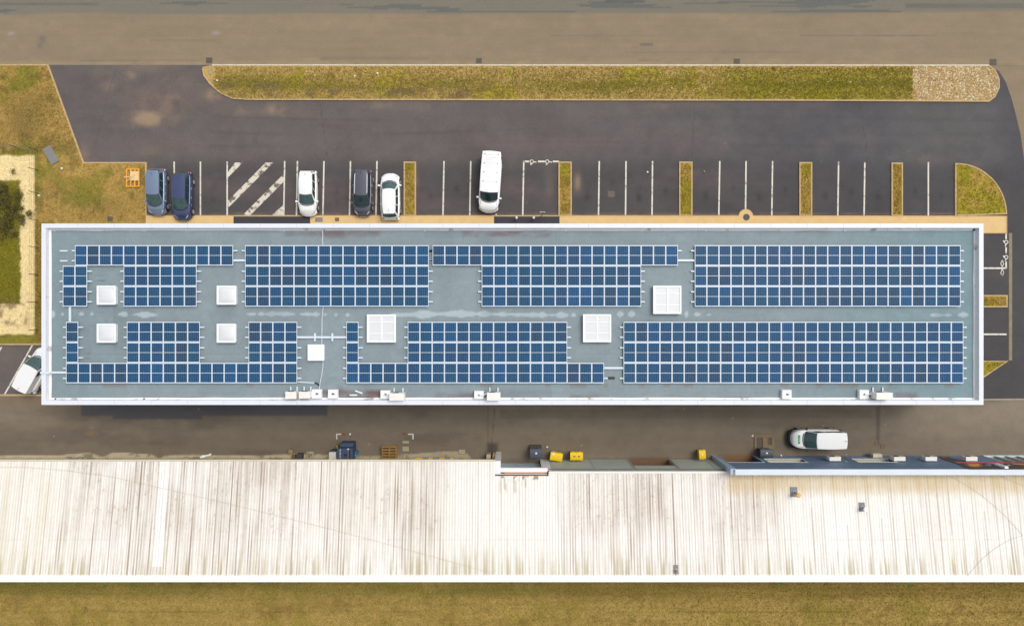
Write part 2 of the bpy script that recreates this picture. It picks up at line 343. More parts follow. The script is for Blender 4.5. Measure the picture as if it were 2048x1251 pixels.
def c_park(px, py, X, Y):
    n = len(X); base = np.tile(A(106, 99, 97), (n, 1))
    base = mixc(base, A(84, 85, 90), sstep(1000, 1800, px) * .75)
    base = mixc(base, A(82, 79, 80), sstep(300, 350, py) * .75 * sstep(293, 330, px))
    base = base * (1 + .24 * (fbm(X * .3, Y * .3, 61) - .5))[:, None]
    base = mixc(base, A(116, 110, 105), np.clip((fbm(X * .22, Y * .35, 63) - .5) * 3, 0, 1) * .5 * (1 - sstep(310, 330, py)))
    base = mixc(base, A(112, 110, 104), boxm(px, py, 1780, 205, 2010, 330, 30) * .35)
    sand = np.clip((fbm(X * .5, Y * .5, 67) - .52) * 5, 0, 1)
    w_ = np.zeros(n)
    for (x, y, rx, ry, k) in [(215, 172, 14, 14, .9), (262, 150, 14, 10, .7), (295, 135, 50, 10, .7), (295, 237, 38, 16, .9), (300, 300, 22, 10, .7), (330, 200, 70, 50, .35), (540, 222, 80, 14, .5), (790, 212, 90, 12, .35), (1098, 375, 7, 30, .5), (1155, 365, 7, 22, .5), (1340, 210, 80, 8, .3), (170, 300, 12, 30, .4), (430, 190, 22, 12, .8), (1860, 320, 30, 10, .3), (1950, 330, 16, 10, .4), (815, 215, 30, 8, .4), (832, 340, 8, 30, .4), (200, 140, 20, 20, .4)]:
        w_ = np.maximum(w_, np.exp(-((px - x) / rx) ** 2 - ((py - y) / ry) ** 2) * k)
    base = mixc(base, A(166, 142, 116), np.clip(w_ * (.35 + sand), 0, .85))
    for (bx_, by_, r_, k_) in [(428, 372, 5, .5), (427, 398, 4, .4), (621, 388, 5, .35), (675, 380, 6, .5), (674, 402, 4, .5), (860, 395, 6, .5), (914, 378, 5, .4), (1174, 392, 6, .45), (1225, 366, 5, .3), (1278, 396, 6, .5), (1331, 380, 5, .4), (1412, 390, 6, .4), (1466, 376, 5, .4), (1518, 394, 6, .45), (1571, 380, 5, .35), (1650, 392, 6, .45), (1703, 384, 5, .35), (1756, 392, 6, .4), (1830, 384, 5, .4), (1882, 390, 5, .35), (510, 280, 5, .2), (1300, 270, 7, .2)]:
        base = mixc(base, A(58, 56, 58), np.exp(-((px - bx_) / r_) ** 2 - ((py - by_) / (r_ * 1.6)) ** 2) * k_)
    tr_ = np.zeros(n)
    for yc, am in ((236, 5), (262, 7), (288, 4)): tr_ = np.maximum(tr_, np.exp(-((py - yc - am * np.sin(px / 190. + yc)) / 3.2) ** 2) * np.clip(vn(X * .12, X * 0 + yc, 81) * 1.8 - .5, 0, 1))
    base = mixc(base, A(84, 80, 80), tr_ * .35 * (px > 420))
    for (xa, ya, xb, yb) in ((640, 206, 655, 320), (1390, 205, 1382, 322), (1720, 205, 1735, 325), (230, 140, 180, 320)):
        t_ = np.clip(((px - xa) * (xb - xa) + (py - ya) * (yb - ya)) / ((xb - xa) ** 2 + (yb - ya) ** 2), 0, 1)
        d_ = np.hypot(px - xa - t_ * (xb - xa) + 3 * (vn(Y * .8, X * 0, 83) - .5), py - ya - t_ * (yb - ya)); base = mixc(base, A(70, 66, 66), np.exp(-(d_ / .8) ** 2) * .4)
    base = mixc(base, A(150, 130, 104), boxm(px, py, 293, 425, 1910, 431, 1.5) * .35 * vn(X * 1.4, X * 0, 85))
    base = mixc(base, A(72, 70, 72), np.exp(-((px - 352) / 10) ** 2 - ((py - 205) / 9) ** 2) * .6)
    sp = (vn(X * 6, Y * 6, 70) > .985) & (vn(X * .3, Y * .3, 71) > .55); base = mixc(base, A(150, 142, 130), sp * .4)
    base = mixc(base, A(120, 104, 102), np.clip((fbm(X * .12, Y * .5, 75) - .5) * 4, 0, 1) * .35 * (1 - sstep(1300, 1700, px)))
    base = base * (1 + .22 * (fbm(X * 1.1, Y * 1.1, 77, 4) - .5))[:, None] * (1 + .10 * (vn(X * 9, Y * 9, 79) - .5))[:, None]
    stripe = vn(X * .05, Y * 2.4, 73); base = base * (1 + .05 * (stripe - .5))[:, None]
    return base
struct(sheet('car_park', 90, 128, 2070, 801, .010, .12, c_park, M_asph, poly=park_poly))
struct(sheet('side_car_park', -300, 688, 203, 790, .010, .14, lambda px, py, X, Y: mixc(c_park(px * 0 + 400, py * 0 + 250, X, Y), A(122, 112, 102), .5 * fbm(X * .6, Y * .6, 3)), M_asph))

def grass_base(px, py, X, Y, seed, green=.5, tan=(172, 140, 76), grn=(122, 122, 44), dark=(104, 92, 50)):
    n = len(X); c = np.tile(A(*tan), (n, 1))
    f = fbm(X * .35, Y * .35, seed); c = mixc(c, A(*grn), sstep(.62 - green * .3, .80 - green * .3, f) * .8)
    c = mixc(c, A(*dark), sstep(.58, .75, fbm(X * .9, Y * .9, seed + 7)) * .6)
    c = c * (1.17 + .35 * (fbm(X * 3, Y * 3, seed + 9, 3) - .5))[:, None]
    return c
def c_lawn(px, py, X, Y):
    c = grass_base(px, py, X, Y, 81, .45, tan=(176, 144, 80))
    for (x, y, rx, ry, k) in [(50, 250, 40, 40, .6), (60, 210, 50, 30, .35), (200, 420, 60, 30, .35), (110, 380, 40, 30, .3), (95, 560, 12, 100, .35), (5, 155, 8, 6, .6), (100, 290, 20, 12, .4)]:
        c = mixc(c, A(108, 94, 58), np.exp(-((px - x) / rx) ** 2 - ((py - y) / ry) ** 2) * k)
    c = mixc(c, A(186, 154, 94), np.exp(-((px - 125) / 30) ** 2 - ((py - 250) / 60) ** 2) * .5)
    # sandy path round the planted patch
    j = 2.5 * (fbm(X * 1.5, Y * 1.5, 90) - .5) * 2
    path = boxm(px + j, py + j, -400, 311, 69, 668, 1.6)
    pc = A(252, 226, 166) * (1 + .25 * (fbm(X * 4, Y * 4, 91, 3) - .5))[:, None]
    c = c + (pc - c) * path[:, None]
    gr = boxm(px + 2 * j, py + 1.5 * j, -400, 360, 41, 608, 2.5)
    gc = mixc(np.tile(A(134, 128, 50), (len(X), 1)), A(84, 84, 42), sstep(.42, .6, fbm(X * .5, Y * .5, 92)) * (1 - sstep(450, 520, py) * .7))
    gc = mixc(gc, A(128, 124, 36), boxm(px, py, -400, 480, 36, 592, 12) * .85)
    gc = gc * (1 + .6 * (fbm(X * 2.5, Y * 2.5, 93) - .5))[:, None]
    c = c + (gc - c) * gr[:, None]
    br = boxm(px, py, -400, 600, 55, 650, 6) * np.clip((fbm(X * 1.5, Y * 1.5, 95) - .45) * 5, 0, 1)
    c = mixc(c, A(120, 96, 62), br * .7)
    return c
lawn_poly = [(-420, 131), (96, 131), (168, 326), (293, 326), (293, 472), (200, 472), (200, 688), (-420, 688)]
struct(sheet('lawn', -420, 130, 294, 690, .09, .11, c_lawn, M_grass, poly=lawn_poly))
def c_field(px, py, X, Y):
    c = grass_base(px, py, X, Y, 101, .3, tan=(164, 139, 78), grn=(146, 130, 62), dark=(132, 110, 60))
    g = boxm(px, py, -500, 1150, 2600, 1190, 12) * np.clip(.6 + (fbm(X * .12, Y * .4, 103) - .45) * 2.5, 0, 1) * (1 - .5 * sstep(900, 1300, px))
    c = mixc(c, A(104, 110, 44), g * .65)
    c = mixc(c, A(142, 116, 62), boxm(px, py, 1100, 1150, 2600, 1200, 16) * .5)
    c = c * (1 + .34 * (fbm(X * .10, Y * 3.4, 105, 3) - .5))[:, None]
    for y in (1222, 1188): c = mixc(c, A(96, 78, 42), boxm(px, py + 1.5 * vn(X * .3, X * 0, 7), -500, y - .6, 2600, y + .9, .8) * (.65 if y == 1222 else .3))
    for (x, y) in [(1562, 1166), (1820, 1170), (210, 1170)]: c = mixc(c, A(70, 120, 50), np.exp(-((px - x) ** 2 / 30 + (py - y) ** 2 / 16)) * .8)
    return c
struct(sheet('field', -420, 1108, 2500, 1560, .02, .14, c_field, M_grass))

# verge between the road and the car park
verge_poly = [(421, 131), (1978, 132), (1988, 141), (1996, 158), (1996, 176), (1988, 194), (1976, 203), (1600, 201), (1000, 200), (500, 199.5), (466, 197), (441, 186), (421, 168), (409, 152), (405, 134)]
def c_verge(px, py, X, Y):
    c = grass_base(px, py, X, Y, 111, .35, tan=(178, 150, 88), grn=(160, 150, 46), dark=(130, 114, 64))
    g = np.exp(-((py - 170 - 3 * np.sin(X * .3)) / 12) ** 2) * np.clip(.35 + (fbm(X * .18, Y * .3, 113) - .4) * 3, 0, 1)
    c = mixc(c, A(128, 126, 42), g * .75)
    c = mixc(c, A(156, 152, 36), sstep(1380, 1480, px) * boxm(px, py, 1300, 138, 1826, 197, 5) * (.35 + .6 * fbm(X * .3, Y * .6, 116)))
    c = mixc(c, A(104, 106, 42), sstep(1400, 1560, px) * np.exp(-((py - 168) / 7) ** 2) * .45)
    c = mixc(c, A(130, 126, 40), np.exp(-((px - 500) / 50) ** 2 - ((py - 165) / 16) ** 2) * .7)
    mud = np.clip(boxm(px, py, 435, 165, 560, 196, 8) + boxm(px, py, 600, 176, 830, 194, 5) + boxm(px, py, 840, 172, 940, 196, 6), 0, 1) * np.clip((fbm(X * .9, Y * 1.4, 115) - .42) * 6, 0, 1)
    c = mixc(c, A(122, 108, 88), mud * .75)
    tr = np.exp(-((py - (176 + .00035 * (px - 720) ** 2 * 1.)) / 2.2) ** 2) * boxm(px, py, 610, 160, 860, 200, 8)
    c = mixc(c, A(140, 116, 84), tr * .8)
    st = (vn(X * 6, Y * 6, 117) > .90) & (fbm(X * .2, Y * .2, 118) > .38); c = mixc(c, A(220, 196, 142), st * (.55 * (1 - boxm(px, py, 430, 150, 900, 200, 20) * .7)))
    c = mixc(c, A(206, 168, 108), boxm(px, py, 380, 128, 2000, 136, 1.5) * .6)
    c = mixc(c, A(214, 172, 110), (1 - sstep(415, 440, px)) * .6 + 0)
    c = mixc(c, A(190, 156, 104), boxm(px, py, 410, 178, 760, 200, 8) * np.clip((fbm(X * .7, Y * .9, 119) - .4) * 4, 0, 1) * .6)
    gv = sstep(1824.5, 1826.5, px + 1.5 * (vn(X * 4, Y * 4, 3) - .5))
    gc = np.tile(A(180, 154, 104), (len(X), 1)); r = vn(X * 5.5, Y * 5.5, 120); gc = mixc(gc, A(244, 232, 208), (r > .68) * .8); gc = mixc(gc, A(190, 140, 84), (r < .25) * .7)
    gc = mixc(gc, A(150, 138, 70), (fbm(X * .8, Y * .8, 121) > .66) * .35)
    return c + (gc - c) * gv[:, None]
struct(sheet('verge', 400, 128, 2000, 205, .095, .09, c_verge, M_grass, poly=verge_poly))
M_whitekerb = mat('pale_kerb', A(226, 212, 184), rough=.9, var=.2, scale=3)
kerb([(425, 131), (1976, 131.5)], m=M_whitekerb)
kerb([(1976, 131.5), (1988, 141), (1996, 158), (1996.5, 176), (1988, 194), (1976, 203), (1600, 201), (1000, 200), (520, 199.5)])
kerb([(520, 199.5), (490, 199), (466, 197), (441, 186), (421, 168), (409, 152), (406, 138)], z1=.10)
kerb([(421.5, 150), (421.5, 133)], m=M_conc, wd=.2, z1=.15)
kerb([(-420, 131), (97, 131), (168, 326), (293, 326), (293, 431)])
kerb([(-420, 688), (200, 688)])
kerb([(-420, 789.5), (200, 789.5)], wd=.16, z1=.05)
kerb([(1840, 799.5), (2066, 797.5)], wd=.12, z1=.03, m=M_conc)
# loose stones of the gravel end and along the verge
def rocks(name, spots, m, rmin, rmax, zb):
    V = []; Fc = []; r_ = random.Random(5)
    base = [(1, 0, .1), (.3, .95, 0), (-.8, .6, .1), (-.8, -.6, 0), (.3, -.95, .1), (.1, .1, .8), (0, 0, -.4)]
    fs = [(0, 1, 5), (1, 2, 5), (2, 3, 5), (3, 4, 5), (4, 0, 5)]
    for (x, y) in spots:
        o = len(V); s = r_.uniform(rmin, rmax); a = r_.random() * 6.3; sx = r_.uniform(.7, 1.4)
        for (u, v, t) in base[:6]:
            u *= sx; V.append((x + s * (u * math.cos(a) - v * math.sin(a)), y + s * (u * math.sin(a) + v * math.cos(a)), zb + s * t * .7))
        Fc += [tuple(k + o for k in f) for f in fs]
    me = bpy.data.meshes.new(name); me.from_pydata(V, [], Fc); o = link(name, me, m); struct(o, 'stuff'); return o
def pip(x, y, poly):
    c = False; n = len(poly)
    for k in range(n):
        (xa, ya), (xb, yb) = poly[k], poly[(k + 1) % n]
        if (ya > y) != (yb > y) and x < (xb - xa) * (y - ya) / (yb - ya) + xa: c = not c
    return c
def island_rand(name, hue):                       # colour differs from stone to stone
    m = mat(name, hue, rough=.85, var=.1); n = m.node_tree; b = [q for q in n.nodes if q.type == 'BSDF_PRINCIPLED'][0]
    g = n.nodes.new('ShaderNodeNewGeometry'); cr = n.nodes.new('ShaderNodeValToRGB'); e = cr.color_ramp.elements
    e[0].color = (*A(158, 124, 72), 1); e[1].color = (*A(246, 236, 214), 1); e.new(.45).color = (*A(196, 164, 106), 1); e.new(.8).color = (*A(216, 188, 134), 1)
    n.links.new(g.outputs['Random Per Island'], cr.inputs[0]); n.links.new(cr.outputs[0], b.inputs['Base Color']); return m
M_stones = island_rand('stone_mix', (.4, .35, .3))
sp = []
gp = [(1827, 134), (1976, 134), (1986, 143), (1994, 158), (1994, 176), (1986, 193), (1975, 201), (1827, 201)]
while len(sp) < 4200:
    x, y = random.uniform(1826, 1996), random.uniform(133, 202)
    if pip(x, y, gp): sp.append(P(x, y)[:2])
rocks('gravel_stones', sp, M_stones, .035, .10, .09)
sp = []
for _ in range(1100):
    x = random.uniform(430, 1820); y = 134 + abs(random.gauss(0, 22))
    if y < 197 and (x > 850 or random.random() < .35): sp.append(P(x, y)[:2])
rocks('scattered_stones', sp, M_stones, .02, .07, .10)
# grass tufts
def tufts(name, regions, n, m, zb, hmin=.05, hmax=.14, seed=3):
    r_ = random.Random(seed); V = []; Fc = []
    for _ in range(n):
        poly, (x0, y0, x1, y1) = r_.choice(regions)
        x, y = r_.uniform(x0, x1), r_.uniform(y0, y1)
        if poly and not pip(x, y, poly): continue
        X, Y, _z = P(x, y)
        for k in range(3):
            a = r_.random() * 6.3; h = r_.uniform(hmin, hmax); wd = r_.uniform(.012, .03); l = r_.uniform(.3, 1.) * h
            bx, by = X + r_.gauss(0, .04), Y + r_.gauss(0, .04); o = len(V); c, s = math.cos(a), math.sin(a)
            V += [(bx - s * wd, by + c * wd, zb), (bx + s * wd, by - c * wd, zb), (bx + c * l, by + s * l, zb + h)]; Fc.append((o, o + 1, o + 2))
    me = bpy.data.meshes.new(name); me.from_pydata(V, [], Fc); return struct(link(name, me, m), 'stuff')
def tuft_mat(name, cols):
    m = mat(name, (.1, .1, .1), rough=1., spec=.1); n = m.node_tree; b = [q for q in n.nodes if q.type == 'BSDF_PRINCIPLED'][0]
    g = n.nodes.new('ShaderNodeNewGeometry'); cr = n.nodes.new('ShaderNodeValToRGB'); e = cr.color_ramp.elements
    e[0].color = (*A(*cols[0]), 1); e[1].color = (*A(*cols[-1]), 1)
    for i_, c in enumerate(cols[1:-1]): e.new((i_ + 1) / (len(cols) - 1)).color = (*A(*c), 1)
    n.links.new(g.outputs['Random Per Island'], cr.inputs[0]); n.links.new(cr.outputs[0], b.inputs['Base Color']); return m
M_tuft = tuft_mat('dry_grass', [(150, 136, 60), (206, 172, 100), (184, 152, 78), (146, 144, 56), (216, 184, 114)])
M_tuftg = tuft_mat('green_grass', [(154, 146, 50), (184, 170, 62), (166, 154, 52), (130, 124, 50), (200, 180, 92)])

# ------------------------------------------------------------------ planting beds with kerbs
beds = [(809, 325, 831, 431), (1118, 325, 1142, 431), (1359, 325, 1383, 431), (1599, 326, 1622, 431), (1783, 327, 1803, 431), (1900, 591, 2012, 613)]
def c_bed(seed, g):
    def f(px, py, X, Y): return grass_base(px, py, X, Y, seed, g, tan=(176, 146, 74), grn=(146, 138, 36), dark=(118, 100, 46))
    return f
bed_regs = []
for k, (x0, y0, x1, y1) in enumerate(beds):
    struct(sheet('planting_bed', x0, y0, x1, y1, .10, .09, c_bed(130 + 7 * k, [.5, .45, .5, .75, .4, .5][k]), M_grass))
    kerb([(x0, y0), (x1, y0), (x1, y1), (x0, y1)] if x0 < 1890 else [(x0, y0), (x1, y0), (x1, y1), (x0, y1)], closed=True, z1=.13)
    bed_regs.append((None, (x0 + 2, y0 + 2, x1 - 2, y1 - 2)))
arc = [(1910, 431), (1910, 328)] + [(1912 + 99 * math.sin(rad(a)), 431 - 103 * math.cos(rad(a))) for a in range(4, 91, 6)]
struct(sheet('corner_bed', 1908, 326, 2013, 432, .10, .09, c_bed(171, 1.15), M_grass, poly=arc)); kerb(arc, closed=True, z1=.13)
tri = [(1880, 722), (2012, 722), (1967, 752), (1880, 806)]
struct(sheet('triangle_bed', 1878, 720, 2014, 808, .10, .09, c_bed(181, 1.), M_grass, poly=tri)); kerb(tri, closed=True, z1=.13)
bed_regs += [(arc, (1910, 328, 2012, 431)), (tri, (1880, 722, 2012, 806))]
tufts('bed_grass', bed_regs[:-2], 2600, M_tuft, .10)
tufts('corner_grass', bed_regs[-2:], 1800, M_tuftg, .10)
tufts('verge_grass', [(verge_poly, (430, 134, 1824, 199))], 16000, M_tuft, .095)
tufts('verge_green_grass', [(verge_poly, (1450, 136, 1824, 198)), (verge_poly, (430, 150, 1450, 190))], 4500, M_tuftg, .095)
lawn2 = [(75, 133), (94, 133), (166, 328), (291, 328), (291, 444), (75, 444)]
tufts('lawn_grass', [(lawn_poly, (0, 133, 292, 308)), (lawn2, (75, 133, 291, 444)), (None, (73, 444, 110, 684))], 14000, M_tuft, .09)
tufts('wild_grass', [(None, (-30, 366, 42, 602))], 3000, M_tuftg, .09, .05, .16)
tufts('field_grass', [(None, (-20, 1164, 2070, 1270))], 20000, M_tuft, .02, .05, .16)

# ------------------------------------------------------------------ pavement
walk = MB()
walk.prism([P(293, 432)[:2], P(2011, 433)[:2], P(2011, 465.5)[:2], P(1830, 465.5)[:2], P(1830, 474)[:2], P(293, 474)[:2]], 0, .105)
walk.cyl(*P(1491, 433)[:2], 0, .1045, .66, n=32)
struct(obj('pavement', walk, M_walk))
kerb([(293, 431.4), (1476, 431.4)], z1=.11, wd=.09); kerb([(1506, 431.8), (2010, 432.5)], z1=.11, wd=.09); kerb([(2011.5, 432), (2011.5, 466), (1850, 466.3)], z1=.12, wd=.1)
kerb([(1491 + 14.2 * math.cos(rad(a)), 433 - 14.2 * math.sin(rad(a))) for a in range(0, 181, 15)], z1=.112, wd=.07)
M_newasph = mat('fresh_asphalt', A(66, 66, 72), rough=.9, var=.15, scale=6, bump=.2)
cr = MB().poly([P(x, y)[:2] for x, y in [(468, 433), (621, 433), (621, 474), (468, 474)]], .110).poly([P(x, y)[:2] for x, y in [(988, 433), (1119, 433), (1119, 474), (988, 474)]], .110)
struct(obj('door_apron', cr, M_newasph))
strip = MB().prism([P(2017.5, 466)[:2], P(2024, 466)[:2], P(2024, 720)[:2], P(2017.5, 720)[:2]], 0, .02)
struct(obj('gutter_strip', strip, mat('old_concrete', A(150, 138, 108), rough=.9, var=.2, scale=1.2)))

# ------------------------------------------------------------------ painted markings
zp = .0155
mk = MB()
for (x, dx, y0, y1) in [(348.5, 0, 324, 430), (401, 0, 324, 430), (454.5, 0, 324, 430), (569.5, -2, 323, 430), (595, -2, 323, 431), (648, -2, 323, 429), (701, -2, 323, 430), (754, -2, 323, 430), (888, -2, 323, 430), (941.5, -2, 323, 430), (1047.5, -2, 322, 429), (1198.5, -1.5, 323, 429), (1252, -1, 323, 429), (1305, -1, 323, 429), (1439.5, -2, 323, 429), (1492, -1, 323, 420), (1545, -1.5, 323, 430), (1677, -1.5, 324, 430), (1729.5, -1.5, 325, 430), (1856.5, 0, 325, 430), (0, 0, 0, 0)]:
    if x: mk.stroke([P(x, y0)[:2], P(x + dx, y1)[:2]], .135, zp)
for (a, b) in [((1047.5, 323), (1057, 323)), ((1077, 323), (1089, 323)), ((1106.5, 323), (1117, 323)), ((1900, 536), (2011, 536)), ((1900, 668), (2012, 668)), ((2012, 465), (2012, 477)), ((2012, 495.5), (2012, 506)), ((2012, 524), (2012, 535.5))]:
    mk.stroke([P(*a)[:2], P(*b)[:2]], .15, zp)
def sym(cx, cy, s, rot, mir=1):                       # wheelchair sign
    def T(x, y):
        y *= mir; c, q = math.cos(rot), math.sin(rot); return P(cx + s * (x * c - y * q), cy + s * (x * q + y * c))[:2]
    mk.stroke([T(3.4 * math.cos(rad(a)), 3.4 * math.sin(rad(a))) for a in range(20, 381, 24)], .07, zp)
    mk.stroke([T(2.6, -.5), T(6.5, .8)], .09, zp + .006); mk.stroke([T(-1.2, 2.8), T(-2.2, 6.2), T(.6, 4.6)], .07, zp + .008)
    mk.poly([T(8.2 + 1.3 * math.cos(rad(a)), 1. + 1.3 * math.sin(rad(a))) for a in range(0, 360, 40)], zp + .007)
sym(1063.5, 323.3, 1., 0); sym(1094.5, 323.3, 1., 0)
sym(2012.2, 484, 1., rad(95)); sym(2012.2, 514, 1., rad(95))
mk.stroke([P(*p)[:2] for p in [(2004, 520.5), (2001, 527), (2004, 533), (2007, 528), (2004.5, 520.5)]], .07, zp + .01)
mk.stroke([P(*p)[:2] for p in [(2004, 538), (2001, 546), (2005, 551), (2007, 544), (2004, 538)]], .07, zp + .01)
for a, b in [((10, 787), (64.5, 690.5)), ((-45, 787), (3, 694))]: mk.stroke([P(*a)[:2], P(*b)[:2]], .14, zp)
struct(obj('bay_markings', mk, M_paint))
hz = MB()
for q in [[(455.5, 345), (470.5, 325), (486, 325), (456, 355)], [(456.5, 401), (531.6, 325), (547, 325), (457, 415)], [(485.7, 430), (567, 348.5), (568, 363), (501, 430)], [(544, 430), (567, 410), (567, 430)]]:
    hz.poly([P(*p)[:2] for p in q], zp + .004)
struct(obj('hatched_markings', hz, M_worn))
lm = MB()
lm.stroke([P(682, 867.5)[:2], P(673.5, 867.5)[:2], P(673.5, 877)[:2]], .11, .0115); lm.stroke([P(817, 867.5)[:2], P(826, 867.5)[:2], P(826, 877)[:2]], .11, .0115)
struct(obj('corner_markings', lm, M_paint))
rm = MB()
for x, y in [(687, 868), (808.5, 867)]: rm.poly([P(x + 3.6 * math.cos(rad(a)), y + 2.8 * math.sin(rad(a)))[:2] for a in range(0, 360, 30)], .0118)
struct(obj('red_markings', rm, mat('red_paint', A(150, 72, 58), var=.2, scale=8)))
# covers and drains in the ground
def cover(name, x0, y0, x1, y1, m, label, cat, z=.012, grp=None):
    a = P(x0, y0); b = P(x1, y1); mb = MB().box(a[0], a[1], z, b[0], b[1], z + .012)
    t = thing(name, ((a[0] + b[0]) / 2, (a[1] + b[1]) / 2, z), label, cat, grp); obj('cover', mb, m, t)
    w_ = .03; f = MB()
    for q in ((a[0] - w_, a[1], b[0] + w_, a[1] + w_), (a[0] - w_, b[1] - w_, b[0] + w_, b[1]), (a[0] - w_, b[1], a[0], a[1]), (b[0], b[1], b[0] + w_, a[1])):
        f.box(q[0], q[1], z, q[2], q[3], z + .016)
    obj('rim', f, M_iron, t); return t
cover('access_cover', 632, 436, 645, 443, M_lead, 'grey square access cover in the beige pavement beside the white hatchback', 'access cover', .1045)
cover('valve_cover', 671.5, 436, 678, 442, mat('brown_iron', A(130, 100, 66), var=.2), 'small brown square cover in the beige pavement between two covers and the dark car', 'valve cover', .1045)
cover('access_cover', 1216, 382, 1229, 394, mat('brown_cover', A(104, 88, 80), var=.15), 'brown square cover in the middle of an empty bay', 'access cover')
cover('access_cover', 805, 880.5, 818, 886, M_conc, 'pale narrow slab cover in the lane, upper of the two by the pallet stack', 'access cover')
cover('access_cover', 805, 892, 818, 901.5, M_conc, 'pale square slab cover in the lane, lower of the two by the pallet stack', 'access cover')
cover('access_cover', 917.5, 898, 930.5, 907, M_conc, 'pale slab cover in the lane near the yellow striped beam', 'access cover')
cover('access_cover', 217, 434, 226, 441.5, mat('grey_iron', A(92, 88, 84), var=.15), 'dark round-edged cover set in the dry lawn above the office roof corner', 'access cover', .09)
cover('drain_grate', 953, 117.5, 963, 126, M_iron, 'dark drain grate at the road edge, left one of the two along the long kerb', 'drain', .006)
cover('drain_grate', 1468, 118.5, 1479, 127, M_iron, 'dark drain grate at the road edge, right one of the two along the long kerb', 'drain', .006)
cover('drain_grate', 413, 116, 424, 126, M_iron, 'dark drain grate at the left tip of the verge beside the car park entrance', 'drain', .006)
cover('drain_grate', 1980, 119, 1992, 130, M_iron, 'dark drain grate at the rounded gravel end of the verge', 'drain', .012)
one('manhole_cover', MB().cyl(*P(1492, 434.5)[:2], .105, .125, .31, n=28), mat('dark_iron', A(74, 70, 68), var=.1), 'round dark manhole cover in the curved bulge of the beige pavement', 'manhole cover')
for (x, y, l) in [(1754, 886, 'brown iron valve frame in the lane below the vertical dark seam'), (1765, 892, 'square brown iron frame in the lane near the beige wall box')]:
    a = P(x, y); mb = MB(); r = .2
    for q in ((-r, -r, r, -r + .07), (-r, r - .07, r, r), (-r, -r + .07, -r + .07, r - .07), (r - .07, -r + .07, r, r - .07)): mb.box(a[0] + q[0], a[1] + q[1], .008, a[0] + q[2], a[1] + q[3], .04)
    one('iron_frame', mb, mat('rusty_iron', A(120, 96, 62), var=.2), l, 'iron frame')

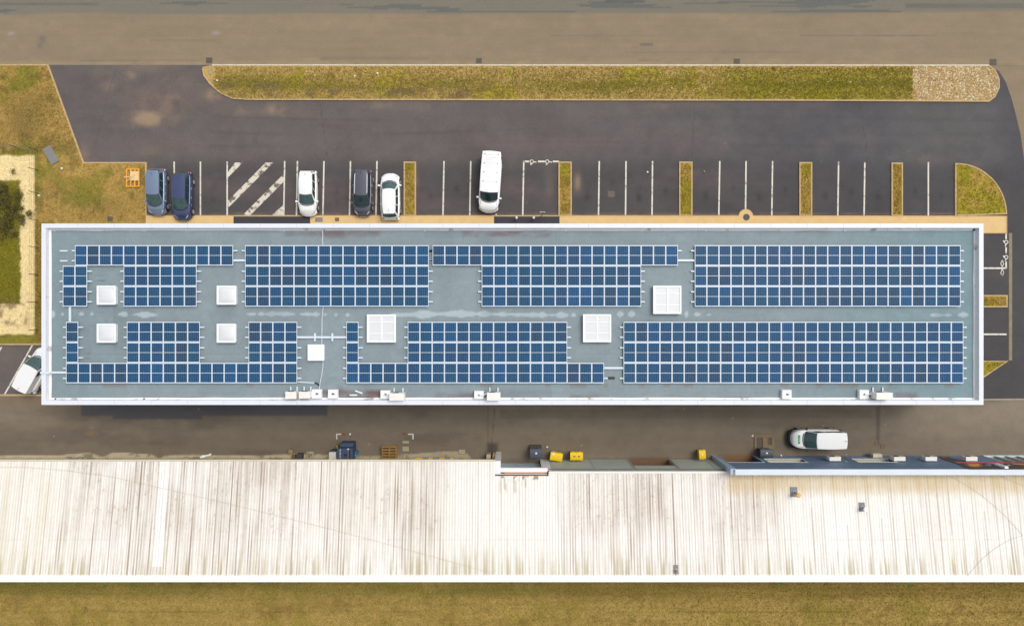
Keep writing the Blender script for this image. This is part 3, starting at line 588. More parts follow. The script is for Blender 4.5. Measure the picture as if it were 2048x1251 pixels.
# ------------------------------------------------------------------ cars
def interp(tab, x):
    if x <= tab[0][0]: return tab[0][1]
    for (a, u), (b, v) in zip(tab, tab[1:]):
        if x <= b: t = (x - a) / (b - a); return u + (v - u) * t
    return tab[-1][1]
def paint(name, c, rough=.3, metal=0.): return mat(name, c, rough=rough, metal=metal, var=.02, coat=.6, scale=1.)
def car(name, px_c, heading, label, cat, grp, body_m, L=4.2, Wd=1.76, Hh=1.46, belt=.92, hood=.78, roof=(-1.65, .3), cowl=1.1, tail=-1.95,
        roof_m=None, roof_w=.60, rear_w=None, glass=None, bumper=None, nose_e=5., nose_k=.55, tail_e=6., hood_m=None, rails=None, van=False, belt_w=.80, tail_m=None, bow=.22, deck=None, dots=False, loc=None):
    glass = glass or M_cglass
    t = thing(name, (loc[0], loc[1], .014), label, cat, grp, heading)
    hl = L / 2; hw = Wd / 2
    def wv(x):
        u = abs(x) / hl; e = nose_e if x > 0 else tail_e; k = nose_k if x > 0 else .4
        return hw * max(.02, (1 - min(1, u) ** e)) ** (k * .6) if u < 1 else hw * .02
    zt = [(-hl, .62), (-hl + .06, belt - .12), (-hl + .25, belt - .01), (cowl - .25, belt + .01), (cowl, belt), (cowl + (hl - cowl) * .55, hood + (belt - hood) * .55), (hl - .3, hood - .03), (hl - .1, hood - .18), (hl, .48)]
    if deck: zt = [(-hl, .62), (-hl + .1, deck - .05)] + [(tail - .1, deck), (tail + .15, belt)] + zt[3:]
    if van and not deck: zt[1] = (-hl + .05, belt); zt[0] = (-hl, belt - .1)
    xs_ = [-hl + L * i / 44 for i in range(45)]; xs_[0] = -hl + .004; xs_[-1] = hl - .004
    xs_ = sorted(xs_ + [-hl + .03, hl - .03, -hl + .015, hl - .015])
    rows = []
    for x in xs_:
        w_ = wv(x); z = interp(zt, x); row = []
        prof = [(.90, .20), (.97, .30), (1.0, .50), (1.0, min(.66, z - .12)), (.985, z - .08), (.95, z - .025), (.88, z + .005), (.6, z + .035), (.3, z + .05), (0, z + .055)]
        pts = [(x, w_ * a, max(.19, b)) for a, b in prof]
        row = pts + [(x, -y, zz) for (_x, y, zz) in pts[-2::-1]]
        rows.append(row)
    mb = MB().grid(rows)
    for r, fl in ((rows[0], False), (rows[-1], True)):
        o = len(mb.v); mb.v += r; mb.f.append(tuple(range(o, o + len(r)))[::-1] if fl else tuple(range(o, o + len(r))))
    body = obj('body', mb, body_m, t, True, True)
    # flanks underside
    obj('underbody', MB().box(-hl + .25, -hw * .82, .17, hl - .3, hw * .82, .4), M_dark, t, True)
    # greenhouse
    xr, xf = roof; rw = roof_w * hw / .88 if roof_w < 1.2 else roof_w; rw = roof_w * Wd / 2 / .88 * .88 / .88 if False else hw * roof_w
    rrw = hw * (rear_w or roof_w * .95); bw = hw * belt_w if belt_w < 1.2 else belt_w; bz = belt + .02; zr = Hh
    N = 12
    def fr(j): return -1 + 2 * j / N
    front_t = [(xf + .08 * (1 - fr(j) ** 2), rw * fr(j), zr - .04 + .04 * (1 - fr(j) ** 2)) for j in range(N + 1)]
    front_b = [(cowl - bow * .0 + bow * (1 - fr(j) ** 2) - .10, (hw * .86) * fr(j), bz - .015 + .05 * (1 - fr(j) ** 2)) for j in range(N + 1)]
    rear_t = [(xr - .06 * (1 - fr(j) ** 2), rrw * fr(j), zr - .07 + .04 * (1 - fr(j) ** 2)) for j in range(N + 1)]
    rear_b = [(tail - .10 * (1 - fr(j) ** 2), (hw * .84) * fr(j), bz + .01) for j in range(N + 1)]
    def lerp(a, b, s): return tuple(p + (q - p) * s for p, q in zip(a, b))
    def patch(lo, hi, s0=0., s1=1., a=0, b=N, bulge=0.):
        rr = []
        for i_ in range(5):
            s = s0 + (s1 - s0) * i_ / 4; rr.append([(lambda q: (q[0], q[1], q[2] + bulge * math.sin(math.pi * s)))(lerp(lo[j], hi[j], s)) for j in range(a, b + 1)])
        return rr
    def side(sg):
        K = 10; lo = []; hi = []
        jb = 0 if sg < 0 else N
        for k in range(K + 1):
            s = k / K
            b0 = lerp(rear_b[jb], front_b[jb], s); h0 = lerp(rear_t[jb], front_t[jb], s)
            bu = math.sin(math.pi * s) * .02
            lo.append((b0[0], b0[1] + sg * bu, b0[2])); hi.append((h0[0], h0[1] + sg * (math.sin(math.pi * s) * .035), h0[2] + math.sin(math.pi * s) * .02))
        return lo, hi
    rm_ = roof_m or body_m
    # structure under the glass (pillars): paint shell slightly inside, glass laid proud of it
    shell = MB().grid(patch(front_b, front_t, bulge=.03), flip=True).grid(patch(rear_b, rear_t, bulge=.02))
    sides = {}
    for sg in (-1, 1):
        lo, hi = side(sg); sides[sg] = (lo, hi); rr = [[lerp(lo[k], hi[k], i_ / 4) for k in range(len(lo))] for i_ in range(5)]; shell.grid(rr, flip=(sg > 0))
    obj('pillars', shell, body_m, t, True, True)
    def off(rows_, d): return [[(p[0] + d[0], p[1] + d[1], p[2] + d[2]) for p in r] for r in rows_]
    def narrow(lo, hi, m0, m1, mlo):           # shrink across
        def sh(L_, m_): c = [(p[0], p[1] * m_, p[2]) for p in L_]; return c
        return sh(lo, mlo), sh(hi, m0)
    fl_, fh_ = narrow(front_b, front_t, .96, .9, .965)
    obj('windscreen', MB().grid(off(patch(fl_, fh_, .03, .97, bulge=.03), (.012, 0, .012)), flip=True), glass, t, True, True)
    rl_, rh_ = narrow(rear_b, rear_t, .94, .9, .92)
    if not van: obj('rear_window', MB().grid(off(patch(rl_, rh_, .15, .95, bulge=.02), (-.012, 0, .012))), glass, t, True, True)
    for sg in (-1, 1):
        lo, hi = sides[sg]; segs = ((.06, .34), (.37, .64), (.67, .93)) if not van else ((.70, .93),)
        for (u0, u1) in segs:
            def at(L_, u): k = u * 10; i_ = min(9, int(k)); return lerp(L_[i_], L_[i_ + 1], k - i_)
            rr = []
            for i_ in range(4):
                s = .10 + .76 * i_ / 3; rr.append([lerp(at(lo, u0 + (u1 - u0) * q / 4), at(hi, u0 + (u1 - u0) * q / 4), s) for q in range(5)])
            obj('side_window', MB().grid(off(rr, (0, sg * .012, .006)), flip=(sg > 0)), M_dglass if not van else M_dglass, t, True, True)
    # roof
    rr = []; NR = 10
    for i_ in range(NR + 1):
        s = i_ / NR; r = []
        for j in range(N + 1):
            a = rear_t[j]; b = front_t[j]; p = lerp(a, b, s); e = math.sin(math.pi * s)
            r.append((p[0], p[1] + (fr(j)) * e * .04, p[2] + e * .035 + .012))
        rr.append(r)
    rf = MB().grid(rr)
    edge = [r[0] for r in rr] + rr[-1][1:] + [r[-1] for r in rr[-2::-1]] + rr[0][-2:0:-1]
    o = len(rf.v); rf.v += list(edge) + [(p[0] * 1.0, p[1] * 1.005, p[2] - .05) for p in edge]; n_ = len(edge)
    for k in range(n_): rf.f.append((o + k, o + n_ + k, o + n_ + (k + 1) % n_, o + (k + 1) % n_))
    ro = obj('roof', rf, rm_, t, True, True)
    if dots:
        for i_ in range(4):
            for sg in (-1, 1):
                x = xr + .25 + i_ * .83; obj('roof_fixing', MB().cyl(x, sg * rw * .72, zr + .0, zr + .055, .05, n=8), M_lead, ro, True)
        rb = MB()
        for i_ in range(12): rb.box(xr + .3 + i_ * .22, -rw * .6, zr + .02, xr + .34 + i_ * .22, rw * .6, zr + .05)
        obj('roof_rib', rb, rm_, ro, True)
    else: obj('aerial', MB().tube([(xr + .25, 0, zr + .0), (xr + .05, 0, zr + .16)], .012), M_dark, ro, True)
    if rails:
        for sg in (-1, 1): obj('roof_rail', MB().tube([(xr + .25, sg * rw * .90, zr - .02), (xr + .32, sg * rw * .92, zr + .05), (xf - .15, sg * rw * .94, zr + .06), (xf - .05, sg * rw * .92, zr)], .035), rails, t, True, True)
    # wheels
    wx = (-hl * .62, hl * .64)
    for x in wx:
        for sg in (-1, 1):
            y0, y1 = sg * (hw - .20), sg * (hw + .012)
            wh = obj('wheel', MB().cyly(x, .32, min(y0, y1), max(y0, y1), .32, n=24), M_rub, t, True)
            y2 = sg * (hw + .03); obj('rim', MB().cyly(x, .32, min(y1, y2), max(y1, y2), .21, n=16), M_rim, wh, True)
            # arch lip
    # lamps
    for sg in (-1, 1):
        x = hl - .30; y = wv(x) - .12
        q = [(hl - .42, wv(hl - .42) * .99), (hl - .22, wv(hl - .22) * .99), (hl - .10, wv(hl - .1) * .90), (hl - .10, wv(hl - .1) * .62), (hl - .24, wv(hl - .22) * .72)]
        lampz = hood - .13
        vs = [(a, sg * b * 1.004, lampz - .12) for a, b in q] + [(a, sg * b * .985, interp(zt, a) + .012) for a, b in q]; n5 = 5
        mbl = MB().add(vs, [tuple(range(n5, 2 * n5)) if sg > 0 else tuple(range(n5, 2 * n5))[::-1]] + [((i_ + 1) % n5, i_, n5 + i_, n5 + (i_ + 1) % n5) for i_ in range(n5)])
        obj('headlight', mbl, M_lamp, t, True)
        tz = belt - .05
        obj('tail_light', MB().box(-hl + .0, sg * (wv(-hl + .12) - .10), tz - .30, -hl + .14, sg * (wv(-hl + .12) + .008), tz - .035 if not van else tz + .1), M_red, t, True, bevel=.02)
        mx = cowl - .22
        arm = obj('door_mirror', MB().box(mx - .07, sg * (hw * .97), belt - .03, mx + .09, sg * (hw + .19), belt + .12), bumper if (bumper and van) else body_m, t, True, bevel=.03)
        if not van:
            for xx in (-.75, .1): obj('door_handle', MB().box(xx, sg * (hw - .01), belt - .18, xx + .17, sg * (hw + .02), belt - .13), M_rim if body_m.name != 'white_paint' else body_m, t, True)
    bm = bumper or body_m
    fb = []
    for i_ in range(17):
        a = -1 + 2 * i_ / 16; y = a * hw * .93; fb.append((hl + (.17 if (bm is M_dark) else .04) - .36 * abs(a) ** 3.0 * (1.0), y))
    for (z0, z1, nm) in ((.26, .52, 'front_bumper'),):
        vs = [(x, y, z0) for x, y in fb] + [(x + .02, y, z1) for x, y in fb] + [(x - .35, y * .97, z1 + .03) for x, y in fb]; n_ = 17
        fs = [(i_, i_ + 1, n_ + i_ + 1, n_ + i_) for i_ in range(n_ - 1)] + [(n_ + i_, n_ + i_ + 1, 2 * n_ + i_ + 1, 2 * n_ + i_) for i_ in range(n_ - 1)]
        fb_o = obj(nm, MB().add(vs, fs), bm, t, True, True)
    obj('number_plate', MB().box(hl + .045, -.26, .36, hl + .075, .26, .47), M_white, t, True)
    rbm = MB().box(-hl - .06, -hw * .88, .30, -hl + .2, hw * .88, .60, taper=.02)
    obj('rear_bumper', rbm, bm, t, True, bevel=.05)
    if not van: obj('spoiler', MB().box(xr - .16, -rrw * .92, zr - .075, xr + .0, rrw * .92, zr - .035), rm_, t, True, bevel=.015)
    # wipers and cowl
    obj('cowl_panel', MB().grid([[(p[0] + .02, p[1] * .97, p[2] + .004) for p in front_b], [(p[0] + .10, p[1] * .97, p[2] + .0) for p in front_b]], flip=True), M_dark, t, True)
    wp = MB()
    for y in (-.45, .15): wp.tube([(cowl + .06, y, bz + .06), (cowl - .02, y + .55, bz + .10)], .012, 4)
    obj('wiper', wp, M_dark, t, True)
    # panel gap of the bonnet
    for sg in (-1, 1): obj('bonnet_gap', MB().tube([(cowl + .05, sg * hw * .80, interp(zt, cowl + .05) + .022), (hl - .55, sg * hw * .74, interp(zt, hl - .55) + .024)], .009, 4), M_dark, t, True)
    return t
CG = 'cars parked nose or tail to the beige pavement'
p_bluegrey = paint('blue_grey_paint', A(136, 154, 180), .38, .35); p_navy = paint('navy_paint', A(76, 88, 126), .34, .35)
p_white = paint('white_paint', (.82, .82, .81)); p_grey = paint('grey_paint', A(92, 92, 104), .35, .2); p_lgrey = paint('warm_grey_paint', A(150, 140, 148), .35, .2)
car('parked_car', None, rad(-90), 'grey-blue hatchback parked at the far left beside the lawn kerb', 'car', CG, p_bluegrey, L=4.2, Wd=1.76, Hh=1.47, roof=(-1.66, .30), cowl=1.14, tail=-1.92, roof_w=.68, loc=(-33.0, 11.25), nose_e=4, bow=.3)
car('parked_car', None, rad(-91), 'dark navy hatchback beside the grey-blue car, nose over the pavement', 'car', CG, p_navy, L=4.4, Wd=1.78, Hh=1.46, roof=(-1.62, .32), cowl=1.12, tail=-1.98, roof_w=.68, loc=(-30.62, 10.86), nose_e=3.6, nose_k=.7, bow=.3)
car('parked_car', None, rad(-90), 'white hatchback parked nose down next to the hatched bay', 'car', CG, p_white, L=4.1, Wd=1.74, Hh=1.45, roof=(-1.75, .15), cowl=1.02, tail=-1.9, roof_w=.66, loc=(-18.95, 11.1), nose_e=4, nose_k=.65, bow=.2)
car('parked_car', None, rad(-91), 'dark grey estate with bright roof rails parked nose down', 'car', CG, p_grey, L=4.2, Wd=1.74, Hh=1.52, roof=(-1.85, .28), cowl=1.2, tail=-1.98, roof_w=.70, loc=(-13.85, 11.13), nose_e=4, hood=.84, belt=.96, rails=M_alu, glass=M_dglass, bow=.26)
car('parked_car', None, rad(90.5), 'white car parked tail to the pavement, rear lamps showing red', 'car', CG, p_white, L=4.22, Wd=1.8, Hh=1.5, roof=(-1.55, .5), cowl=1.18, tail=-1.95, roof_w=.64, loc=(-11.3, 10.8), nose_e=4.5, bow=.26)
car('parked_van', None, rad(-94), 'long white van with ribbed roof and dark windscreen, parked askew in the bays', 'van', None, p_white, L=5.35, Wd=1.94, Hh=1.96, belt=1.10, hood=1.02, roof=(-2.62, 1.0), cowl=1.66, tail=-2.66, roof_w=.86, van=True, rear_w=.86, glass=M_dglass, loc=(-2.02, 12.05), bumper=p_white, dots=True, nose_e=6, bow=.26)
gv = car('parked_van', None, rad(180), 'small white van with green lettering on bonnet and side, black bumper, in the service lane', 'van', None, p_white, L=4.75, Wd=1.80, Hh=1.86, belt=1.08, hood=.98, roof=(-2.26, .40), cowl=1.30, tail=-2.32, roof_w=.80, van=True, rear_w=.80, glass=M_cglass, loc=(28.25, -11.65), bumper=M_dark, nose_e=4.5, bow=.20)
M_green = mat('green_vinyl', A(70, 170, 92), var=.1, scale=8); M_green2 = mat('dark_green_vinyl', A(60, 140, 96), var=.1)
gl = MB(); zc = 1.112
def hz_(x): return interp([(1.30, 1.08), (1.89, 1.035), (2.08, .95)], x) + .066
gl.add([(1.69, -.40, hz_(1.69) + .004), (1.88, -.40, hz_(1.88) + .004), (1.88, .40, hz_(1.88) + .004), (1.69, .40, hz_(1.69) + .004)], [(0, 1, 2, 3)])
lg = obj('bonnet_logo', gl, M_green, gv, True)
g2 = MB()
for k in range(7): g2.add([(1.735, -.2 + k * .07, hz_(1.735) + .009), (1.835, -.2 + k * .07, hz_(1.835) + .009), (1.835, -.155 + k * .07, hz_(1.835) + .009), (1.735, -.155 + k * .07, hz_(1.735) + .009)], [(0, 1, 2, 3)])
obj('logo_lettering', g2, mat('pale_green_vinyl', A(176, 236, 188)), lg, True)
for sg in (-1, 1):
    q = MB(); yb, yt = .756 + .02, .70 + .035
    q.add([(-1.95, sg * (.90 * .84 + .035), 1.24), (-.45, sg * (.90 * .84 + .035), 1.24), (-.45, sg * (.90 * .80 + .048), 1.68), (-1.95, sg * (.90 * .80 + .048), 1.68)], [(0, 1, 2, 3) if sg < 0 else (3, 2, 1, 0)])
    o_ = obj('side_lettering', q, M_green2, gv, True)
v3 = car('parked_van', None, math.atan2(.876, .482), 'older white van with scuffed roof parked at an angle, half under the office roof edge', 'van', None, p_white, L=4.3, Wd=1.78, Hh=1.80, belt=1.05, hood=.92, roof=(-2.02, .30), cowl=1.12, tail=-2.08, roof_w=.84, van=True, rear_w=.82, glass=M_cglass, loc=(-44.05, -5.25), nose_e=7, nose_k=.45, bow=.26)

# ------------------------------------------------------------------ office building
ZP, ZR = 7.65, 7.20
X0, X1, Y0, Y1 = -38.72, 38.80, -7.55, 7.35
off_b = thing('office_building', (0, 0, 0), 'long flat-roofed building with white parapet and blue-grey roof covered in solar panels', 'building')
cw = .36
wl = MB()
for q in ((X0 + .05, Y0 + .05, X1 - .05, Y0 + .25), (X0 + .05, Y1 - .25, X1 - .05, Y1 - .05), (X0 + .05, Y0 + .25, X0 + .25, Y1 - .25), (X1 - .25, Y0 + .25, X1 - .05, Y1 - .25)): wl.box(q[0], q[1], 0, q[2], q[3], ZR - .02)
obj('wall', wl, M_wwall, off_b)
cp = MB()
for q in ((X0, Y1 - cw, X1, Y1), (X0, Y0, X1, Y0 + cw), (X0, Y0 + cw, X0 + cw, Y1 - cw), (X1 - cw, Y0 + cw, X1, Y1 - cw)): cp.box(q[0], q[1], ZR - .3, q[2], q[3], ZP)
obj('parapet', cp, M_cap, off_b)
for k in range(1, 26):
    x = X0 + k * 3.0
    for yy in ((Y1 - cw, Y1), (Y0, Y0 + cw)): obj('cap_joint', MB().box(x, yy[0] + .01, ZP, x + .02, yy[1] - .01, ZP + .004), mat('joint', A(190, 196, 206)), off_b)
# membrane upstand turned up the parapet: white, scuffed
M_up = mat('white_upstand', A(250, 250, 250), rough=.6, var=.05, scale=3, col2=A(186, 176, 172), c2s=.66, c2w=.05)
up = MB(); u = .16
ix0, ix1, iy0, iy1 = X0 + cw, X1 - cw, Y0 + cw, Y1 - cw
def ring(a, za, b, zb, n=40):
    for (p, q, ax) in (((ix0, iy1), (ix1, iy1), 0), ((ix1, iy1), (ix1, iy0), 1), ((ix1, iy0), (ix0, iy0), 0), ((ix0, iy0), (ix0, iy1), 1)):
        m = n if ax == 0 else 10; r1 = []; r2 = []
        for k in range(m + 1):
            s = k / m; x = p[0] + (q[0] - p[0]) * s; y = p[1] + (q[1] - p[1]) * s
            ins = lambda d: (min(max(x, ix0 + d), ix1 - d), min(max(y, iy0 + d), iy1 - d))
            jig = random.uniform(0, .035) if 0 < k < m else 0
            r1.append((*ins(a), za)); r2.append((*ins(b + (jig if b > .1 else 0)), zb))
        up.grid([r1, r2])
ring(.003, ZP - .02, .03, ZR + .08); ring(.03, ZR + .08, u, ZR + .018)
obj('upstand', up, M_up, off_b)
marks = [(105, 5, 7), (125, 3, 3), (163, 5, 6), (184, 3, 3), (246, 9, 6), (290, 22, 7), (501.5, 9, 4), (523.5, 7, 4), (545, 14, 6), (565, 22, 7), (615, 14, 5), (632, 7, 5), (650, 3, 3), (672, 3, 3), (695, 4, 4), (800, 20, 5), (845, 32, 7), (900, 26, 7), (930, 22, 8), (968, 14, 8), (1000, 24, 6), (1030, 20, 5), (1060, 22, 7), (1085, 10, 5), (1103, 7, 3), (1124, 12, 6), (1147, 5, 5), (1241, 6, 6), (1263, 7, 6), (1373, 3, 7), (1395, 6, 5), (1418, 5, 3), (1875, 14, 4), (1895, 7, 3), (1926, 10, 5)]
reds = [(570, 459, 760, 472, .5), (640, 458, 690, 480, .35), (710, 459, 730, 476, .35), (925, 459, 1102, 474, .6), (640, 780, 780, 801, 1.), (650, 790, 780, 802, 1.), (285, 794, 420, 802, .5), (870, 786, 948, 800, .7), (1140, 789, 1215, 800, .6), (1320, 792, 1400, 801, .4), (1788, 785, 1835, 800, .5), (470, 459, 560, 463, .5), (1590, 459, 1660, 464, .4), (675, 768, 735, 786, .35), (1430, 792, 1500, 801, .3)]
patches = [(227, 614, 312, 700, -.10), (590, 455, 850, 490, .0), (850, 455, 930, 476, -.09), (960, 778, 1103, 800, -.12), (800, 560, 960, 640, .03), (90, 455, 240, 500, .02), (640, 640, 700, 780, .02), (1360, 470, 1390, 620, .02), (1500, 770, 1800, 800, -.04)]
def c_roof(px, py, X, Y):
    n = len(X); c = np.tile(A(146, 161, 166), (n, 1))
    c = mixc(c, A(132, 160, 166), sstep(1500, 1950, px) * .8); c = mixc(c, A(128, 150, 156), (1 - sstep(90, 300, px)) * .5)
    c = c * (1 + .10 * (fbm(X * .35, Y * .35, 141) - .5))[:, None]
    c = c * (1 + .05 * (h2(np.floor(X / 1.0), np.floor(Y / 7.5), 5) - .5))[:, None]
    for (x0, y0, x1, y1, k) in patches:
        c = c * (1 + k * boxm(px, py, x0, y0, x1, y1, .6))[:, None]
    yy = py - 628.5 - 1.2 * np.sin(X * .4)
    m = np.zeros(n)
    for (x, hw_, hh) in marks:
        e = hh * np.clip(1.15 - np.abs(px - x) / hw_, 0, 1) ** .6 * (.5 + .8 * vn(X * 1.6, X * 0, 143)); m = np.maximum(m, 1 - sstep(e - 1., e + 1., np.abs(yy)) - (e <= .3))
    c = mixc(c, A(190, 204, 210), np.clip(m, 0, 1) * .8)
    for (x0, y0, x1, y1, k) in reds:
        mm = boxm(px, py, x0, y0, x1, y1, 6) * k * np.clip(.3 + (fbm(X * .8, Y * 2.0, 145) - .35) * 2.6, 0, 1); c = mixc(c, A(118, 86, 84), np.clip(mm, 0, .9))
    c = mixc(c, A(112, 118, 116), (boxm(px, py, 90, 455, 1960, 459.5, 1.5) + boxm(px, py, 90, 797, 1960, 802, 1.5)) * .25 * vn(X * 1.2, X * 0, 147))
    for y in (476.5, 535, 592, 649.5, 707, 785): c = mixc(c, A(106, 122, 128), boxm(px, py, 100, y - .3, 1950, y + .3, .6) * .5 * np.clip(vn(X * .25, X * 0 + y, 148) * 2.2 - .6, 0, 1))
    c = c * (1 + .13 * (fbm(X * 1.6, Y * 1.6, 151, 4) - .5))[:, None] * (1 + .10 * (vn(X * 8, Y * 8, 153) - .5))[:, None]
    c = mixc(c, A(120, 132, 134), np.clip((fbm(X * .5, Y * .7, 155) - .6) * 6, 0, 1) * .25)
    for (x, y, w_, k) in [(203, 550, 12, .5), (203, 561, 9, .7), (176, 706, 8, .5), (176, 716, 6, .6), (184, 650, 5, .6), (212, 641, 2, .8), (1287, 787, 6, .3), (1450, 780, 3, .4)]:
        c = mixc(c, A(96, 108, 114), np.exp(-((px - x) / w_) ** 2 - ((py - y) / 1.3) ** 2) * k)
    ticks = np.zeros(n)
    for x0 in (700, 925, 1112, 1290, 1520, 1760): ticks = np.maximum(ticks, boxm(px, py, x0, 462, x0 + .8, 488, .5) + boxm(px, py, x0 + 40, 768, x0 + 40.8, 800, .5))
    c = mixc(c, A(118, 134, 138), ticks * .35)
    # rust drips below the module feet
    dr = (vn(X * 1.02, X * 0, 149) > .8); c = mixc(c, A(140, 128, 118), dr * boxm(px, py, 130, 767, 1930, 774, 2) * .5)
    return c
sheet('roof_deck', 97, 453.5, 1953, 802.5, ZR, .10, c_roof, M_memb, parent=off_b)
obj('roof_slab', MB().box(X0 + .3, Y0 + .3, ZR - .28, X1 - .3, Y1 - .3, ZR - .012), M_wwall, off_b)
# doors and windows of the long walls
for (xa, xb) in ((-25.5, -20.0), (-1.5, 4.2)):
    d = obj('glass_door', MB().box(xa + 1.5, Y1 - .06, .12, xb - 1.5, Y1 - .035, 2.4), M_glass, off_b)
    obj('door_frame', MB().box(xa + 1.4, Y1 - .06, .12, xa + 1.5, Y1 - .02, 2.5).box(xb - 1.5, Y1 - .06, .12, xb - 1.4, Y1 - .02, 2.5).box(xa + 1.4, Y1 - .06, 2.4, xb - 1.4, Y1 - .02, 2.55), M_white, d)
for fl in (1.0, 4.2):
    for k in range(18):
        x = -36.5 + k * 4.1
        if fl < 2 and (-26 < x < -19 or -3 < x < 5): continue
        for yy, s in ((Y1 - .05, 1), (Y0 + .05, -1)):
            d = obj('window', MB().box(x, yy - .01 * s, fl, x + 1.8, yy + .012 * s, fl + 1.4), M_glass, off_b)
            obj('window_frame', MB().box(x - .06, yy - .01 * s, fl - .06, x, yy + .03 * s, fl + 1.46).box(x + 1.8, yy - .01 * s, fl - .06, x + 1.86, yy + .03 * s, fl + 1.46).box(x, yy - .01 * s, fl + 1.4, x + 1.8, yy + .03 * s, fl + 1.46).box(x, yy - .01 * s, fl - .06, x + 1.8, yy + .03 * s, fl), M_white, d)
# roof outlets and overflow spouts
for x in (110, 289, 567, 849, 1131, 1411, 1688):
    a = P(x, 460.5, ZR); o_ = obj('roof_outlet', MB().cyl(a[0], a[1], ZR + .01, ZR + .10, .09, .07, 12), M_alu, off_b)
for x in (112, 289, 568, 848, 1130, 1410, 1688, 1945):
    a = P(x, 797.5, ZR); o_ = obj('roof_outlet', MB().cyl(a[0], a[1], ZR + .01, ZR + .10, .09, .07, 12), M_alu if x not in (112, 289) else M_dark, off_b)
a = P(1947, 459.5, ZR); obj('roof_outlet', MB().cyl(a[0], a[1], ZR + .01, ZR + .10, .11, .08, 12), M_dark, off_b)
for (x, y) in ((X0 - .28, 6.85), (X0 - .28, -6.9), (X1 + .02, 6.9), (X1 + .02, -6.75)):
    obj('overflow_spout', MB().box(x, y - .1, ZR - .35, x + .28, y + .1, ZR - .2), M_cream, off_b)
obj('inner_bracket', MB().box(*P(1953, 456, ZR + .1)[:2], ZR + .05, *P(1958, 460, ZR + .1)[:2], ZR + .3).box(*P(1955, 473, ZR + .1)[:2], ZR + .05, *P(1957, 479, ZR + .1)[:2], ZR + .3), M_lead, off_b)
# skylights
def skylight(x0, y0, x1, y1, big):
    zt_ = ZR + .42; a = P(x0, y0, zt_); b = P(x1, y1, zt_); fw = .13 if not big else .15
    xa, xb, yb, ya = a[0], b[0], a[1], b[1]
    s = obj('skylight', MB().box(xa + .05, ya + .05, ZR, xb - .05, yb - .05, zt_ - .08), M_white, off_b, bevel=.02)
    f = MB()
    for q in ((xa, ya, xb, ya + fw), (xa, yb - fw, xb, yb), (xa, ya + fw, xa + fw, yb - fw), (xb - fw, ya + fw, xb, yb - fw)): f.box(q[0], q[1], zt_ - .1, q[2], q[3], zt_)
    if big:
        cx = (xa + xb) / 2; f.box(cx - .06, ya + fw, zt_ - .06, cx + .06, yb - fw, zt_ - .012)
        for k in (1, 2, 3):
            if k == 2: continue
            y = ya + fw + (yb - ya - 2 * fw) * (k / 4 + (.04 if k == 1 else .0)); f.box(xa + fw, y - .03, zt_ - .06, xb - fw, y + .03, zt_ - .018)
    obj('skylight_frame', f, M_acryl, s, bevel=.015)
    r = []; N = 8
    for i_ in range(N + 1):
        row = []
        for j in range(N + 1):
            u, v = i_ / N, j / N; row.append((xa + fw + (xb - xa - 2 * fw) * v, ya + fw + (yb - ya - 2 * fw) * u, zt_ - .05 + (.0 if big else .13) * (math.sin(math.pi * u) * math.sin(math.pi * v)) ** .5))
        r.append(row)
    obj('skylight_dome', MB().grid(r), M_acrylg, s, smooth=True)
for q in ((193, 571, 231, 609), (433, 571, 472, 609), (193, 647, 231, 685), (433, 647, 471, 685)): skylight(*q, False)
for q in ((733.5, 628.5, 791.5, 684.5), (1306.5, 571, 1363, 627.5), (1166, 628, 1222.5, 684)): skylight(*q, True)
a = P(615, 688.5, ZR + .35); b = P(648, 721, ZR + .35)
s = obj('roof_hatch', MB().box(a[0] + .04, a[1] - .04, ZR, b[0] - .04, b[1] + .04, ZR + .25), M_white, off_b)
obj('hatch_lid', MB().box(a[0], a[1], ZR + .27, b[0], b[1], ZR + .35), M_acryl, s, bevel=.02)

